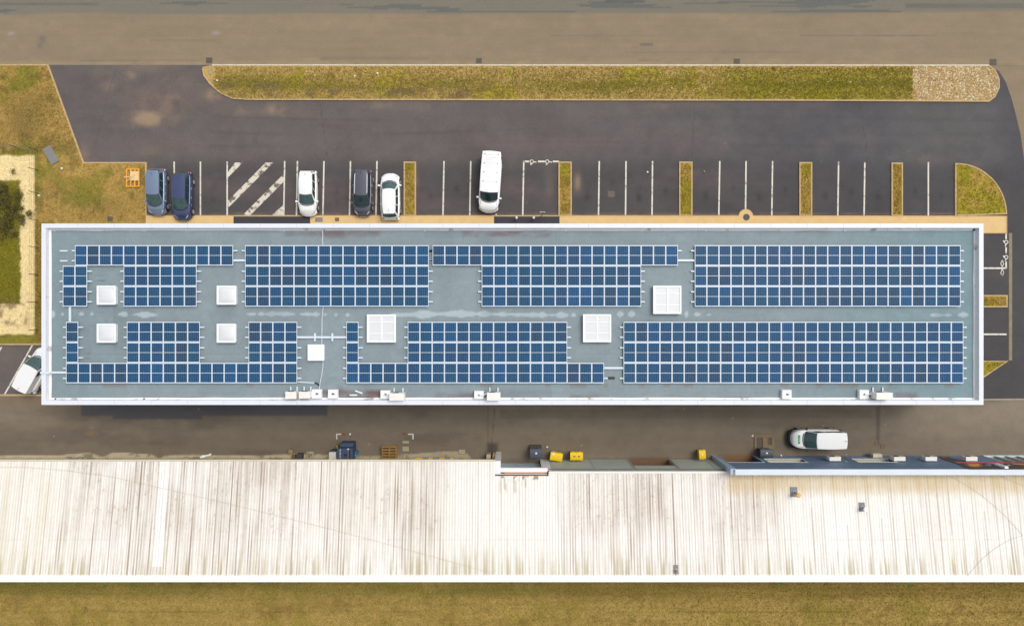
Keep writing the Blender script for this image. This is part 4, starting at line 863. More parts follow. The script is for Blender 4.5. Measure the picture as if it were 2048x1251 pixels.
# ------------------------------------------------------------------ solar arrays
ZS = 7.42
def cell_material():
    m = bpy.data.materials.new('solar_cells'); m.use_nodes = True; n = m.node_tree; n.nodes.clear()
    out = n.nodes.new('ShaderNodeOutputMaterial'); b = n.nodes.new('ShaderNodeBsdfPrincipled'); n.links.new(b.outputs[0], out.inputs[0])
    tc = n.nodes.new('ShaderNodeTexCoord'); sep = n.nodes.new('ShaderNodeSeparateXYZ'); n.links.new(tc.outputs['Object'], sep.inputs[0])
    def M(op, *a):
        q = n.nodes.new('ShaderNodeMath'); q.operation = op
        for i_, v in enumerate(a):
            if isinstance(v, (int, float)): q.inputs[i_].default_value = v
            else: n.links.new(v, q.inputs[i_])
        return q.outputs[0]
    def line(c, pitch, wd): # 1 on lines
        f = M('FRACT', M('ADD', M('DIVIDE', c, pitch), 100.5)); d = M('ABSOLUTE', M('SUBTRACT', f, .5)); return M('GREATER_THAN', d, .5 - wd / pitch / 2)
    cx = M('ADD', sep.outputs[0], .0); cy = sep.outputs[1]
    g = M('MAXIMUM', line(M('ADD', cx, .076), .152, .022), line(M('ADD', cy, .0), .157, .018))
    bus = line(cx, .076, .013)
    oi = n.nodes.new('ShaderNodeObjectInfo')
    cr = n.nodes.new('ShaderNodeValToRGB'); e = cr.color_ramp.elements
    e[0].position = 0; e[0].color = (*A(20, 68, 114), 1); e[1].position = 1; e[1].color = (*A(8, 80, 138), 1)
    for p, c in ((.10, (46, 62, 98)), (.22, (12, 66, 108)), (.36, (30, 76, 118)), (.5, (14, 72, 120)), (.62, (34, 66, 112)), (.75, (6, 74, 122)), (.88, (22, 70, 124))): e.new(p).color = (*A(*c), 1)
    n.links.new(oi.outputs['Random'], cr.inputs[0])
    wn = n.nodes.new('ShaderNodeTexWhiteNoise'); wn.noise_dimensions = '3D'
    sn = n.nodes.new('ShaderNodeVectorMath'); sn.operation = 'SNAP'; sn.inputs[1].default_value = (.152, .157, 1)
    ad = n.nodes.new('ShaderNodeVectorMath'); ad.operation = 'ADD'; n.links.new(tc.outputs['Object'], ad.inputs[0]); n.links.new(oi.outputs['Location'], ad.inputs[1])
    n.links.new(ad.outputs[0], sn.inputs[0]); n.links.new(sn.outputs[0], wn.inputs[0])
    sc_ = n.nodes.new('ShaderNodeVectorMath'); sc_.operation = 'SCALE'; n.links.new(cr.outputs[0], sc_.inputs[0]); n.links.new(M('ADD', M('MULTIPLY', wn.outputs['Value'], .30), .66), sc_.inputs['Scale'])
    mx = n.nodes.new('ShaderNodeMix'); mx.data_type = 'RGBA'; n.links.new(M('MULTIPLY', bus, .34), mx.inputs['Factor']); n.links.new(sc_.outputs[0], mx.inputs[6]); mx.inputs[7].default_value = (*A(128, 170, 192), 1)
    m2 = n.nodes.new('ShaderNodeMix'); m2.data_type = 'RGBA'; n.links.new(M('MULTIPLY', g, .42), m2.inputs['Factor']); n.links.new(mx.outputs[2], m2.inputs[6]); m2.inputs[7].default_value = (*A(128, 172, 194), 1)
    n.links.new(m2.outputs[2], b.inputs['Base Color']); b.inputs['Roughness'].default_value = .35; b.inputs['Specular IOR Level'].default_value = .08
    return m
M_cell = cell_material()
rows_top = [490, 531, 572, 613]; rows_bot = [643, 684, 725, 766]
def R(a, b): return list(range(a, b))
ARR = [
 (125.5, 24.33, rows_top, [[R(1, 14)], [R(0, 2), R(5, 11)], [R(0, 2), R(5, 11)]], 'U-shaped solar array round a small skylight at the upper left corner of the roof'),
 (490, 24.5, rows_top, [[R(0, 15)]] * 3, 'rectangular solar array fifteen panels wide in the upper row, left of centre'),
 (865, 24.55, rows_top, [[R(0, 20)], [R(4, 17)], [R(4, 17)]], 'T-shaped solar array in the upper row, its top row reaching past a large skylight'),
 (1389.5, 24.17, rows_top, [[R(0, 22)]] * 3, 'rectangular solar array filling the upper right end of the roof'),
 (132, 24.33, rows_bot, [[[0], R(5, 11), R(15, 19)], [[0], R(5, 11), R(15, 19)], [R(0, 19)]], 'comb-shaped solar array along the lower left edge of the roof'),
 (692.5, 24.55, rows_bot, [[[0], R(5, 18)], [[0], R(5, 18)], [R(0, 21)]], 'notched solar array in the lower row, just right of the roof hatch'),
 (1247, 24.28, rows_bot, [[R(0, 28)]] * 3, 'longest rectangular solar array, filling the lower right of the roof'),
]
sS = F / (H - ZS)
for (x0, pt, rws, runs, lab) in ARR:
    xw, yw, _ = P(x0, rws[0], ZS)
    ncol = max(max(r) for row in runs for r in row) + 1
    root = thing('solar_array', (xw, yw, ZR + .015), lab, 'solar array', 'solar arrays on the flat roof')
    w_ = pt / sS; hh = (rws[1] - rws[0]) / sS; hx, hy = w_ / 2 - .005, hh / 2 - .006
    fx, fy = .044, .070; top = ZS - ZR - .015
    cell = MB().box(-hx + fx, -hy + fy, -.02, hx - fx, hy - fy, 0.0)
    frm = MB()
    for q in ((-hx, -hy, hx, -hy + fy), (-hx, hy - fy, hx, hy), (-hx, -hy + fy, -hx + fx, hy - fy), (hx - fx, -hy + fy, hx, hy - fy)): frm.box(q[0], q[1], -.04, q[2], q[3], .006)
    frm.box(-hx + fx, -.018, -.015, hx - fx, .018, .003)
    proto_c = proto_f = None
    for r, row in enumerate(runs):
        for run in row:
            for c in run:
                lx, ly = (c + .5) * w_, -(r + .5) * hh
                if proto_c is None:
                    proto_c = obj('solar_panel', cell, M_cell, root, True); proto_f = obj('panel_frame', frm, M_alu, proto_c, True); pc, pf = proto_c, proto_f
                else:
                    pc = proto_c.copy(); COL.objects.link(pc); pc.parent = root; pf = proto_f.copy(); COL.objects.link(pf); pf.parent = pc
                pc.location = (lx, ly, top); pf.location = (0, 0, 0)
            for fy_ in (.27, .76):
                y = -(r + fy_) * hh; mb = MB().box(run[0] * w_ - .30, y - .055, .02, (run[-1] + 1) * w_ + .32, y + .055, top - .06)
                obj('mounting_rail', mb, M_alu, root, True)
# loose rails and cable trays
def tray(pts, label, wd=.17, z=ZR + .05, z1=ZR + .14, name='cable_tray', cat='cable tray'):
    mb = MB()
    for a, b in zip(pts, pts[1:]):
        A_ = P(*a, z1); B_ = P(*b, z1)
        if a[1] == b[1]: mb.box(A_[0], A_[1] - wd / 2, z, B_[0], A_[1] + wd / 2, z1)
        else: mb.box(A_[0] - wd / 2, A_[1], z, A_[0] + wd / 2, B_[1], z1)
    return one(name, mb, M_alu, label, cat, 'cable trays between the arrays')
tray([(467.5, 520.5), (490, 520.5)], 'short white cable tray joining the upper left arrays')
tray([(857.8, 521.5), (864.8, 521.5)], 'shortest white cable tray in the narrow gap between two upper arrays')
tray([(1356.2, 520.5), (1389, 520.5)], 'white cable tray joining the T-shaped array to the upper right array')
tray([(139.5, 613.5), (139.5, 642.5)], 'vertical white cable tray between the two arrays at the left end')
tray([(594, 674), (692, 674)], 'long white cable tray above the roof hatch')
tray([(1209, 735.5), (1246.5, 735.5)], 'white cable tray joining the two lower right arrays')
tray([(98, 744.5), (132, 744.5)], 'white cable tray running from the lower left array to the parapet')
ct = MB().box(*P(80.5, 747, ZP + .03)[:2], ZP + .006, *P(100, 742.5, ZP + .03)[:2], ZP + .06)
one('cable_tray', ct, M_alu, 'end of white cable tray bridging over the left parapet', 'cable tray', 'cable trays between the arrays')
for x in (629.5, 664.5):
    a = P(x, 666, ZR + .16); b = P(x, 682, ZR + .16)
    one('tray_support', MB().box(a[0] - .06, b[1], ZR + .02, a[0] + .06, a[1], ZR + .05).box(a[0] - .06, b[1], ZR + .145, a[0] + .06, a[1], ZR + .18), M_alu, 'white cross bar over the long cable tray, %s one of two' % ('left' if x < 640 else 'right'), 'support bar', 'cross bars on the long cable tray')
for y in (501.5, 521.5):
    a = P(119.5, y, ZR + .1); one('loose_rail', MB().box(a[0], a[1] - .06, ZR + .02, a[0] + .62, a[1] + .06, ZR + .1), M_alu, 'short spare white rail at the upper left roof corner, %s of two' % ('upper' if y < 510 else 'lower'), 'rail', 'spare rails at the roof corner')
a = P(1217, 755.5, ZR + .1); one('rubber_pad', MB().box(a[0], a[1] - .1, ZR + .015, a[0] + .52, a[1] + .1, ZR + .09), M_dark, 'black rubber pad at the right end of the notched lower array', 'pad')
for (x, y, an) in ((706, 789.5, 0), (717, 783.5, -20)):
    a = P(x, y, ZR + .1); one('loose_rail', MB().box(a[0] - .3, a[1] - .05, ZR + .02, a[0] + .34, a[1] + .05, ZR + .1, rot=rad(an)), M_white, 'short white rail offcut on the rusty stain, %s' % ('lying level' if an == 0 else 'lying askew'), 'rail', 'rail offcuts on the rusty stain')
def cable(name, pts, r, m, label, z=None, cat='cable'):
    return one(name, MB().tube([P(*p) if len(p) == 3 else P(*p, z) for p in pts], r, 6), m, label, cat)
M_cab = mat('white_cable', A(226, 232, 236))
cable('roof_cable', [(644.5, 458.5), (645.5, 470), (645, 480), (646, 492), (647, 560), (647, 612), (645.5, 620), (644, 640), (643.5, 688)], .035, M_cab, 'thin white cable crossing the roof from the upper parapet to the hatch', ZR + .045)
cable('roof_cable', [(645.5, 721), (646, 730), (644, 745), (640, 765), (638.5, 780), (636, 792)], .035, M_cab, 'thin white cable curving from the hatch down to the vent cowl', ZR + .045)
cable('cable_conduit', [(596, 763.5), (612, 764.5), (629, 765.2)], .05, M_alu, 'short pale conduit sticking out of the lower left array', ZR + .07)
cable('cable_hose', [(629.5, 765), (633, 766), (637, 768.5), (638, 771)], .06, M_dark, 'black hose bend at the end of the pale conduit', ZR + .08)

# ------------------------------------------------------------------ roof plant
def condenser(x0, y0, x1, y1, label, h=.75, feet=True, front=False):
    zt_ = ZR + .12 + h; a = P(x0, y0, zt_); b = P(x1, y1, zt_); cx, cy = (a[0] + b[0]) / 2, (a[1] + b[1]) / 2; wx, wy = (b[0] - a[0]) / 2, (a[1] - b[1]) / 2
    t = thing('condenser_unit', (cx, cy, ZR + .02), label, 'condenser unit', 'condenser units along the lower parapet')
    cas = obj('casing', MB().box(-wx, -wy, .1, wx, wy, .1 + h), M_acw, t, True, bevel=.03)
    obj('lid', MB().box(-wx - .015, -wy - .015, .1 + h + .002, wx + .015, wy + .015, .13 + h), M_acw, t, True, bevel=.012)
    obj('fan_grille', MB().cyly(-wx * .25, .1 + h * .5, wy + .002, wy + .03, min(.26, h * .4)), M_slate, t, True)
    if feet:
        for sg in (-1, 1): obj('support_rail', MB().box(sg * wx * .62 - .05, -wy - .05, .0, sg * wx * .62 + .05, wy + .34, .09), M_alu, t, True)
    return t
condenser(571, 783, 592, 797, 'white condenser unit at the lower parapet, leftmost of all')
condenser(598, 783, 620, 796, 'white condenser unit beside the first vent cowl, second from the left')
condenser(779, 786, 808, 800, 'larger white condenser unit right of the rusty stain', h=.8)
condenser(974, 785, 1000.5, 800, 'white condenser unit near the middle of the lower parapet', h=.8)
condenser(1753, 785, 1785, 798.5, 'widest white condenser unit near the right end of the roof', h=.95)
def cowl(x0, y0, x1, y1, label):
    zt_ = ZR + .35; a = P(x0, y0, zt_); b = P(x1, y1, zt_); cx, cy = (a[0] + b[0]) / 2, (a[1] + b[1]) / 2; wx, wy = (b[0] - a[0]) / 2, (a[1] - b[1]) / 2
    t = thing('vent_cowl', (cx, cy, ZR + .02), label, 'vent cowl', 'vent cowls along the lower parapet')
    obj('curb', MB().box(-wx, -wy, 0, wx, wy, .33, taper=.03), M_white, t, True, bevel=.02)
    obj('gland', MB().cyl(.02, .02, .33, .40, .10, .07, 12).box(.02, .0, .36, .22, .04, .40), M_lead, t, True)
    return t
cowl(623, 778, 643, 797, 'white square vent cowl with a cable, beside two condenser units')
cowl(655, 778.5, 675.5, 797, 'white square vent cowl standing alone on the rusty stain')
cowl(760, 780, 780.5, 798, 'white square vent cowl touching the condenser right of the stain')
cowl(947.5, 781, 968, 798.5, 'white square vent cowl beside the middle condenser unit')
cowl(1564, 779, 1584, 798.5, 'white square vent cowl standing alone in the right half of the roof')
cowl(1718.5, 779, 1739, 798.5, 'white square vent cowl beside the widest condenser unit')
for k, (pts, l) in enumerate([([(768, 790), (773, 791), (779, 787)], 'white pipe from vent cowl to condenser right of the stain'), ([(957, 788), (966, 790), (974, 786)], 'white pipe from vent cowl to the middle condenser'), ([(1729, 789), (1741, 787), (1753, 788)], 'white pipe from vent cowl to the widest condenser'), ([(575, 799), (600, 799), (622, 798), (630, 793), (633, 789)], 'white pipe run below the two leftmost condensers')]):
    cable('refrigerant_pipe', [(x, y, ZR + .4 if k < 3 else ZR + .15) for x, y in pts], .05, M_white, l, cat='pipe')

# ------------------------------------------------------------------ warehouse with corrugated roof
wh = thing('warehouse', (0, -18, 0), 'long low building with stained white corrugated roof and grey metal wall', 'building')
SL = .155
def zroof(Y): return 4.0 + SL * (-13.02 - Y)
def roof_sheet(Xa, Xb, Ya, Yb):
    pitch = .25; k = int((Xb - Xa) / pitch); prof = [(0, 0), (.30, 0), (.42, 1), (.78, 1), (.90, 0)]
    xs = []; zz = []; kk = []
    for i_ in range(k + 1):
        for (u, h) in prof:
            x = Xa + (i_ + u) * (Xb - Xa) / k
            if x > Xb + 1e-6: break
            xs.append(x); zz.append(h * .016); kk.append(h)
    xs = np.array(xs); zz = np.array(zz); kk = np.array(kk)
    ny = max(4, int((Ya - Yb) / .11)); ys = np.linspace(Ya, Yb, ny)
    gx, gy = np.meshgrid(xs, ys); gz = zroof(gy) + zz[None, :]
    X = gx.ravel(); Y = gy.ravel(); Z = gz.ravel(); K = np.tile(kk, ny)
    px = X * F / (H - Z) + 1024; py = -Y * F / (H - Z) + 625.5
    n = len(X); c = np.tile((.83, .815, .77), (n, 1))
    xx = X
    c = mixc(c, A(250, 240, 222), np.clip(fbm(X * .15, Y * .12, 201) - .3, 0, 1) * .8)
    fine = .5 * vn(X * 7.3, Y * .12, 221) + .5 * vn(X * 11.7, Y * .25, 222); fine2 = vn(X * 3.1, Y * .3, 223)
    warm = fbm(X * .2, Y * .25, 225)
    rib = np.floor(X / .25); wide = np.floor(X / 1.0)
    r1 = h2(rib, rib * 0, 7); r2 = h2(wide, wide * 0, 9)
    dirty = np.clip(boxm(px, py, 120, 0, 900, 2000, 60) * 1. + boxm(px, py, 1130, 0, 1560, 2000, 60) * .7 + .22, 0, 1)
    dirty = dirty * (1 - boxm(px, py, 900, 0, 1120, 2000, 30) * .8)
    upper = 1 - sstep(1040, 1110, py + 25 * (r1 - .5))
    br = np.clip((fbm(X * .35, Y * .3, 203) - .40) * 4, 0, 1)
    lvl = dirty * (.30 + .70 * upper) * (.45 + .55 * br)
    film = np.clip(lvl * (.25 + 1.1 * warm), 0, 1); c = mixc(c, A(243, 232, 218), film * .75)
    st = np.clip((fine - .40) * 3.2, 0, 1) * np.clip(.25 + 1.5 * fine2, 0, 1)
    tone = mixc(np.tile(A(176, 148, 136), (n, 1)), A(160, 144, 108), sstep(.45, .6, fbm(X * .1, Y * .1, 227)))
    k_ = np.clip(st * (.09 + .60 * lvl), 0, 1) * .66; c = c + (tone - c) * k_[:, None]
    dk = np.clip((vn(X * 8.1, Y * .15, 229) - .70) * 5, 0, 1) * np.clip(vn(X * 2, Y * .5, 231) * 2 - .6, 0, 1); c = mixc(c, A(140, 112, 100), dk * lvl * .55)
    c = mixc(c, A(214, 208, 198), np.clip((.6 - K) * 1.2, 0, 1) * (.16 - .08 * sstep(1300, 1700, px)))  # shading of the valleys between ribs, painted into the sheet colour
    for yy_ in (1012, 1078): c = mixc(c, A(214, 202, 186), boxm(px, py, -900, yy_ - .5, 3000, yy_ + .4, .6) * .3 * (vn(X * .7, X * 0 + yy_, 233) > .4))
    sp_ = (vn(X * 9, Y * 4.5, 207) > .84) & (br > .3); c = mixc(c, A(176, 152, 142), sp_ * dirty * upper * .35)
    valley = (1 - K)
    jn = (np.abs(X - np.round(X)) < .06)
    c = mixc(c, A(160, 132, 110), valley * (r1 > .62) * np.clip(vn(X * 4, Y * .25, 209) * 1.6 - .45, 0, 1) * (.25 + .55 * dirty))
    c = mixc(c, A(160, 144, 128), jn * valley * (.2 + .32 * sstep(1400, 1700, px)) * (vn(X, Y * .3, 211) > .3))
    # green and brown growth near the low and lower edge
    al = sstep(1080, 1148, py + 26 * (h2(rib, rib * 0, 13) - .5)) * (1 - sstep(1147, 1150, py)); c = mixc(c, A(182, 164, 104), al * np.clip((vn(X * 10, Y * .5, 213) - .30) * 2.6, 0, 1) * (.3 + .7 * (h2(rib, rib * 0, 15) > .45)) * .62)
    al2 = boxm(px, py, 1455, 938, 2600, 985, 14) * (.6 + .5 * vn(X * 3, Y * .5, 215)); c = mixc(c, A(222, 196, 142), np.clip(al2, 0, 1) * .75)
    c = mixc(c, A(226, 214, 170), boxm(px, py, -500, 920, 130, 1160, 50) * .35 * vn(X * 4, Y * .3, 216))
    c = mixc(c, (.84, .83, .80), ((px > 304 + (1131 - py) * .075) & (px < 324 + (1131 - py) * .075) & (py < 1131)) * .72)
    c = mixc(c, A(120, 104, 70), boxm(px, py, 1000, 950, 1088, 958 + 0, 3) * (vn(X * 5, Y * 1.5, 217) > .55) * .8)
    c = mixc(c, A(198, 172, 130), boxm(px, py, 1000, 952, 1060, 985, 4) * (vn(X * 6, Y * 1, 219) > .72) * .5)
    i = np.arange(n).reshape(ny, len(xs)); Q = np.stack([i[1:, :-1], i[1:, 1:], i[:-1, 1:], i[:-1, :-1]], -1).reshape(-1, 4)
    return link('roof_sheet', mesh_np('roof_sheet', np.stack([X, Y, Z], 1), Q, c), M_sheet, wh)
XA, XN0, XN1, XM, XE = -62, -1.49, 3.20, 18.75, 62
YS = -22.45
roof_sheet(XA, XN0, -13.02, YS); roof_sheet(XN0, XN1, -14.25, YS); roof_sheet(XN1, XM, -13.86, YS); roof_sheet(XM, XE, -13.78, YS)
zs = zroof(YS)
obj('roof_slab', MB().add([(XA, -14.3, 3.85), (XE, -14.3, 3.85), (XE, YS, zs - .25), (XA, YS, zs - .25)], [(0, 3, 2, 1)]), M_cream, wh)
obj('ridge_cap', MB().box(XA, YS - .52, zs - .35, XE, YS + .03, zs + .08), M_sheet if False else mat('ridge_white', (.87, .87, .86), rough=.6, var=.02), wh)
# eave flashing strips
obj('eave_gutter', MB().box(XA, -13.02, 3.86, XN0, -12.86, 3.98), mat('pale_gutter', A(226, 216, 192), var=.1, scale=2), wh)
obj('eave_gutter', MB().box(XN1, -13.80, 3.80, XM - .05, -13.70, 3.84), mat('dark_gutter', A(112, 112, 92), var=.1), wh)
obj('eave_flashing', MB().box(XN1 + .05, -14.02, 3.98, XM - .1, -13.84, 4.22), mat('flashing_white', A(253, 252, 244), rough=.6, var=.03), wh)
M_clad = mat('grey_cladding', A(196, 204, 196), rough=.6, var=.08, scale=.5, stretch=(1, 1, 3))
# walls
obj('wall', MB().box(XA, -14.0, 0, XN0, -13.85, 3.84).box(XA, YS - .3, 0, XE, YS - .1, zs - .3).box(XA, YS - .1, 0, XA + .2, -14.0, 3.9).box(XE - .2, YS - .1, 0, XE, -14.0, 3.9), M_cream, wh)
xo0, xo1 = P(1258, 918)[0], P(1338, 918)[0]
xw = P(1080, 918)[0], P(1097, 918)[0]
mw = MB().box(xw[1], -13.85, 0, xo0, -13.73, 3.79).box(xo1, -13.85, 0, XM - .02, -13.73, 3.79).box(xo0, -13.85, 2.45, xo1, -13.73, 3.79)
obj('metal_wall', mw, M_clad, wh)
sm = MB()
for x in (7.25, 10.7, 14.6, 18.0):
    if x > 0: sm.box(x, -13.73, 0, x + .05, -13.715, 3.78)
obj('wall_trim', sm, mat('trim_grey', A(160, 164, 160)), wh)
obj('door_trim', MB().box(xo0 - .12, -13.73, 0, xo0 - .02, -13.70, 3.7), M_conc, wh); obj('door_trim', MB().box(xo1 + .02, -13.73, 0, xo1 + .12, -13.70, 3.7), M_conc, wh)
obj('loading_door', MB().box(xo0, -15.0, 0, xo1, -14.9, 2.6), mat('brown_door', A(120, 90, 70), var=.2), wh)
obj('reveal', MB().box(xo0 - .1, -14.9, 0, xo0, -13.86, 2.6), M_conc, wh); obj('reveal', MB().box(xo1, -14.9, 0, xo1 + .1, -13.86, 2.6), M_conc, wh)
obj('white_wall', MB().box(xw[0] - .0, -13.86, 0, xw[1] - .002, -13.735, 3.79), M_white, wh)
# dock notch
dk = MB().box(XN0 - .02, -14.22, 0, XN0 + .48, -13.0, 3.92)
obj('dock_pillar', dk, M_acryl, wh)
obj('dock_wall', MB().box(XN0 + .48, -14.2, 0, xw[0], -14.08, 3.3), mat('blue_grey_panel', A(190, 206, 216), var=.1, scale=1), wh)
obj('dock_beam', MB().box(XN0 + .48, -13.98, 3.6, XN1 - .08, -13.62, 3.92), M_acryl, wh)
obj('rusty_gutter', MB().box(XN0 + .8, -14.13, 3.7, XN1 - .15, -13.985, 3.88), M_rust, wh)
obj('gutter_lip', MB().box(XN0 + .4, -14.17, 3.7, XN1 - .1, -14.135, 3.95), M_white, wh)
obj('gutter_edge', MB().box(XN0 - .06, -14.26, 3.8, XN1 + .02, -14.175, 3.93).box(XN0 - .08, -14.2, 3.99, XN0 - .02, -13.3, 4.03), mat('mossy_gutter', A(104, 102, 88), var=.3, scale=5), wh)
# blue facade at the right
YF = -13.40
M_blueclad = mat('blue_grey_cladding', A(128, 154, 184), rough=.5, var=.06, scale=.4)
M_trim = mat('pale_blue_trim', A(184, 202, 222), rough=.45, var=.04)
xr0, xr1 = 19.45, 22.55
fb_ = MB()
xe = XM + .45
fb_.box(xe, YF - .15, 0, xr0, YF, 5.30).box(xr0, YF - .15, 2.72, xr1, YF, 5.30)
wz = [(W(1522, 918), W(1612, 925)), (W(1700, 918), W(1792, 924.5))]
def wall_with_holes(mb, xa, xb, za, zb, holes):
    x = xa
    for (h0, h1, z0, z1) in holes:
        mb.box(x, YF - .15, za, h0, YF, zb); mb.box(h0, YF - .15, za, h1, YF, z0) if z0 > za + .01 else None; mb.box(h0, YF - .15, z1, h1, YF, zb); x = h1
    mb.box(x, YF - .15, za, xb, YF, zb)
win = [(W(1530, 918.5)[0], W(1604, 918.5)[0], 1.45, 2.65), (W(1706, 918.5)[0], W(1780, 918.5)[0], 1.45, 2.60)]
store = (W(1978, 915)[0], W(2062, 915)[0], .12, 2.75)
wall_with_holes(fb_, xr1, XE, 0, 5.30, [win[0], win[1], store])
obj('blue_wall', fb_, M_blueclad, wh)
rb = MB(); x = xe + .05
while x < 44:
    if not (xr0 - .05 < x < xr1 + .05) : z0 = 0
    else: z0 = 2.74
    inw = [q for q in win + [store] if q[0] - .05 < x < q[1] + .05]
    if inw: rb.box(x, YF, inw[0][3] + .05, x + .035, YF + .02, 5.28)
    else: rb.box(x, YF, z0, x + .035, YF + .02, 5.28)
    x += .3
obj('cladding_rib', rb, mat('rib_blue', A(104, 128, 156), rough=.5), wh)
obj('parapet_cap', MB().box(XM + .38, YF - .47, 5.32, XE, YF + .02, 5.42), mat('pale_cap', A(232, 240, 246), rough=.5, var=.05, scale=.7), wh)
obj('corner_trim', MB().box(XM, YF - .45, 0, XM + .22, YF + .05, 5.36).box(XM + .26, YF - .1, 0, xe, YF + .05, 5.31), M_trim, wh)
obj('parapet_back', MB().box(XM + .3, YF - .42, 4.1, XE, YF - .16, 5.31), M_cream, wh)
# recess
obj('entrance_frame', MB().box(xr0, YF - .1, 2.64, xr1, YF + .03, 2.72).box(xr0 - .08, YF - .1, 0, xr0 - .0, YF + .03, 2.72).box(xr1, YF - .1, 0, xr1 + .12, YF + .06, 2.72), M_trim, wh)
obj('entrance_door', MB().box(xr0, YF - 1.3, 0, xr1, YF - 1.2, 2.7), mat('entrance_brown', A(120, 96, 70), var=.2), wh)
obj('entrance_side', MB().box(xr0 - .1, YF - 1.2, 0, xr0, YF - .15, 2.7).box(xr1, YF - 1.2, 0, xr1 + .1, YF - .15, 2.7), M_slate, wh)
for (h0, h1, z0, z1) in win:
    wo_ = obj('strip_window', MB().box(h0, YF - .32, z0, h1, YF - .28, z1), M_cream, wh)
    obj('window_frame', MB().box(h0 - .08, YF - .28, z0 - .06, h0, YF + .03, z1 + .06).box(h1, YF - .28, z0 - .06, h1 + .08, YF + .03, z1 + .06).box(h0, YF - .28, z0 - .08, h1, YF + .06, z0).box(h0, YF - .28, z1, h1, YF + .03, z1 + .06), mat('window_white', A(236, 240, 238)), wo_)
    obj('blind', MB().box(h0, YF - .27, z0, h1, YF - .05, z0 + .01), mat('blind_cream', A(206, 204, 180), var=.06), wo_)
h0, h1, z0, z1 = store
sw = obj('shop_window', MB().box(h0, YF - .12, z0, h1, YF - .09, z1), mat('shop_glass', A(112, 122, 104), rough=.15, var=.25, scale=1.5), wh)
fr_ = MB().box(h0 - .07, YF - .1, z0, h0, YF + .05, z1).box(h0, YF - .1, z1 - .08, h1, YF + .05, z1 + .02).box(h0, YF - .1, z0 - .1, h1, YF + .08, z0 + .06)
k = h0 + 1.0
while k < h1: fr_.box(k, YF - .1, z0, k + .08, YF + .05, z1); k += 1.05
obj('window_frame', fr_, mat('frame_pale', A(212, 222, 226)), sw)
# banner on the facade
def wpoly(pts, d, nm, m, parent, tk=.01):
    q = [W(x, y, YF) for x, y in pts]; n = len(q)
    vs = [(x, YF + d, z) for x, z in q] + [(x, YF + d + tk, z) for x, z in q]
    mb = MB().add(vs, [tuple(range(n)), tuple(range(n, 2 * n))[::-1]] + [(i_, (i_ + 1) % n, n + (i_ + 1) % n, n + i_) for i_ in range(n)])
    return obj(nm, mb, m, parent)
bx = W(1990, 932)
sg = thing('facade_banner', (bx[0], YF + .02, 0), 'dark graphic banner with red line, orange glow and pale lettering on the blue facade', 'banner')
wpoly([(1876, 912.5), (1893, 912.5), (1926, 923), (2110, 925), (2110, 938.6), (1938, 938.6), (1910, 926.5), (1888, 920)], .025, 'banner_panel', mat('banner_dark', A(74, 68, 72), var=.15, scale=1), sg)
wpoly([(1908, 923.6), (2110, 924.0), (2110, 926.4), (1914, 926.0)], .040, 'red_stripe', mat('banner_red', A(196, 92, 108), var=.1), sg)
M_or = mat('banner_orange', A(214, 150, 74), var=.3, scale=6); M_or2 = mat('banner_brown', A(150, 98, 66), var=.25, scale=4)
wpoly([(1928, 927), (1962, 927.5), (1966, 932), (1956, 935), (1940, 934), (1932, 930)], .040, 'fire_glow', M_or2, sg)
wpoly([(1935, 928), (1958, 928), (1960, 931.5), (1951, 933.5), (1940, 932.5)], .052, 'fire_core', M_or, sg)
wpoly([(1881, 913), (1893, 912.9), (1895, 915.5), (1886, 916)], .040, 'fire_glow', M_or2, sg)
wpoly([(2022, 927), (2060, 928.4), (2060, 930.6), (2026, 928.6)], .040, 'yellow_streak', M_or, sg)
M_let = mat('letter_pale', A(204, 200, 206))
lt = MB(); r_ = random.Random(4)
for (xa, xb, ya, yb) in ((1976, 2006, 926.9, 927.9), (1974, 2021, 929.2, 931.2)):
    x = xa
    while x < xb:
        wl_ = r_.uniform(1.0, 2.0) * (1.2 if yb - ya > 1.5 else .7); q0 = W(x, ya, YF); q1 = W(x + wl_, yb, YF)
        if r_.random() < .87: lt.box(q0[0], YF + .04, q0[1], q1[0] - .0, YF + .05, q1[1] - r_.uniform(0, .12))
        x += wl_ + .55
obj('banner_lettering', lt, M_let, sg)
q0, q1 = W(1987, 930.8, YF), W(1994, 938, YF)
one('wall_lamp', MB().box(q0[0], YF + .055, q0[1] + .1, q0[0] + .32, YF + .25, q1[1]), M_acryl, 'white box lamp mounted over the banner lettering', 'lamp', bevel=.02)
def wall_ac(x, label, w_=1.05, m=M_acw, zt_=2.55, d=.42):
    X = (x - 1024) * (H - zt_) / F
    t = thing('wall_condenser', (X, YF + .03, zt_ - .7), label, 'condenser unit', 'condenser units on the blue facade')
    obj('casing', MB().box(0, .05, .08, w_, d, .70), m, t, True, bevel=.03)
    obj('fan_grille', MB().cyly(w_ * .35, .39, d + .002, d + .03, .24), M_slate, t, True)
    obj('side_panel', MB().box(w_ - .28, d * .12, .12, w_ + .012, d + .012, .66), M_acc, t, True)
    for k in (.12, w_ - .18): obj('bracket', MB().box(k, 0, .0, k + .05, d, .07), M_slate, t, True)
    return t
wall_ac(1659, 'off-white condenser on the blue facade, leftmost, behind the green-lettered van')
wall_ac(1788, 'off-white condenser on the blue facade, second from the left, beside the long window')
wall_ac(1851, 'off-white condenser on the blue facade, just left of the banner')
wall_ac(1932, 'off-white condenser on the blue facade beside the shop window')
X = (1748 - 1024) * (H - 1.2) / F
t = thing('meter_box', (X, YF + .02, .5), 'beige box low on the blue facade above the second window', 'wall box')
obj('box_body', MB().box(0, .02, 0, .86, .36, .55), M_acc, t, True, bevel=.02); obj('box_door', MB().box(.06, .362, .06, .8, .375, .5), M_cream, t, True)
q = W(1684, 919.5), W(1695, 923.5)
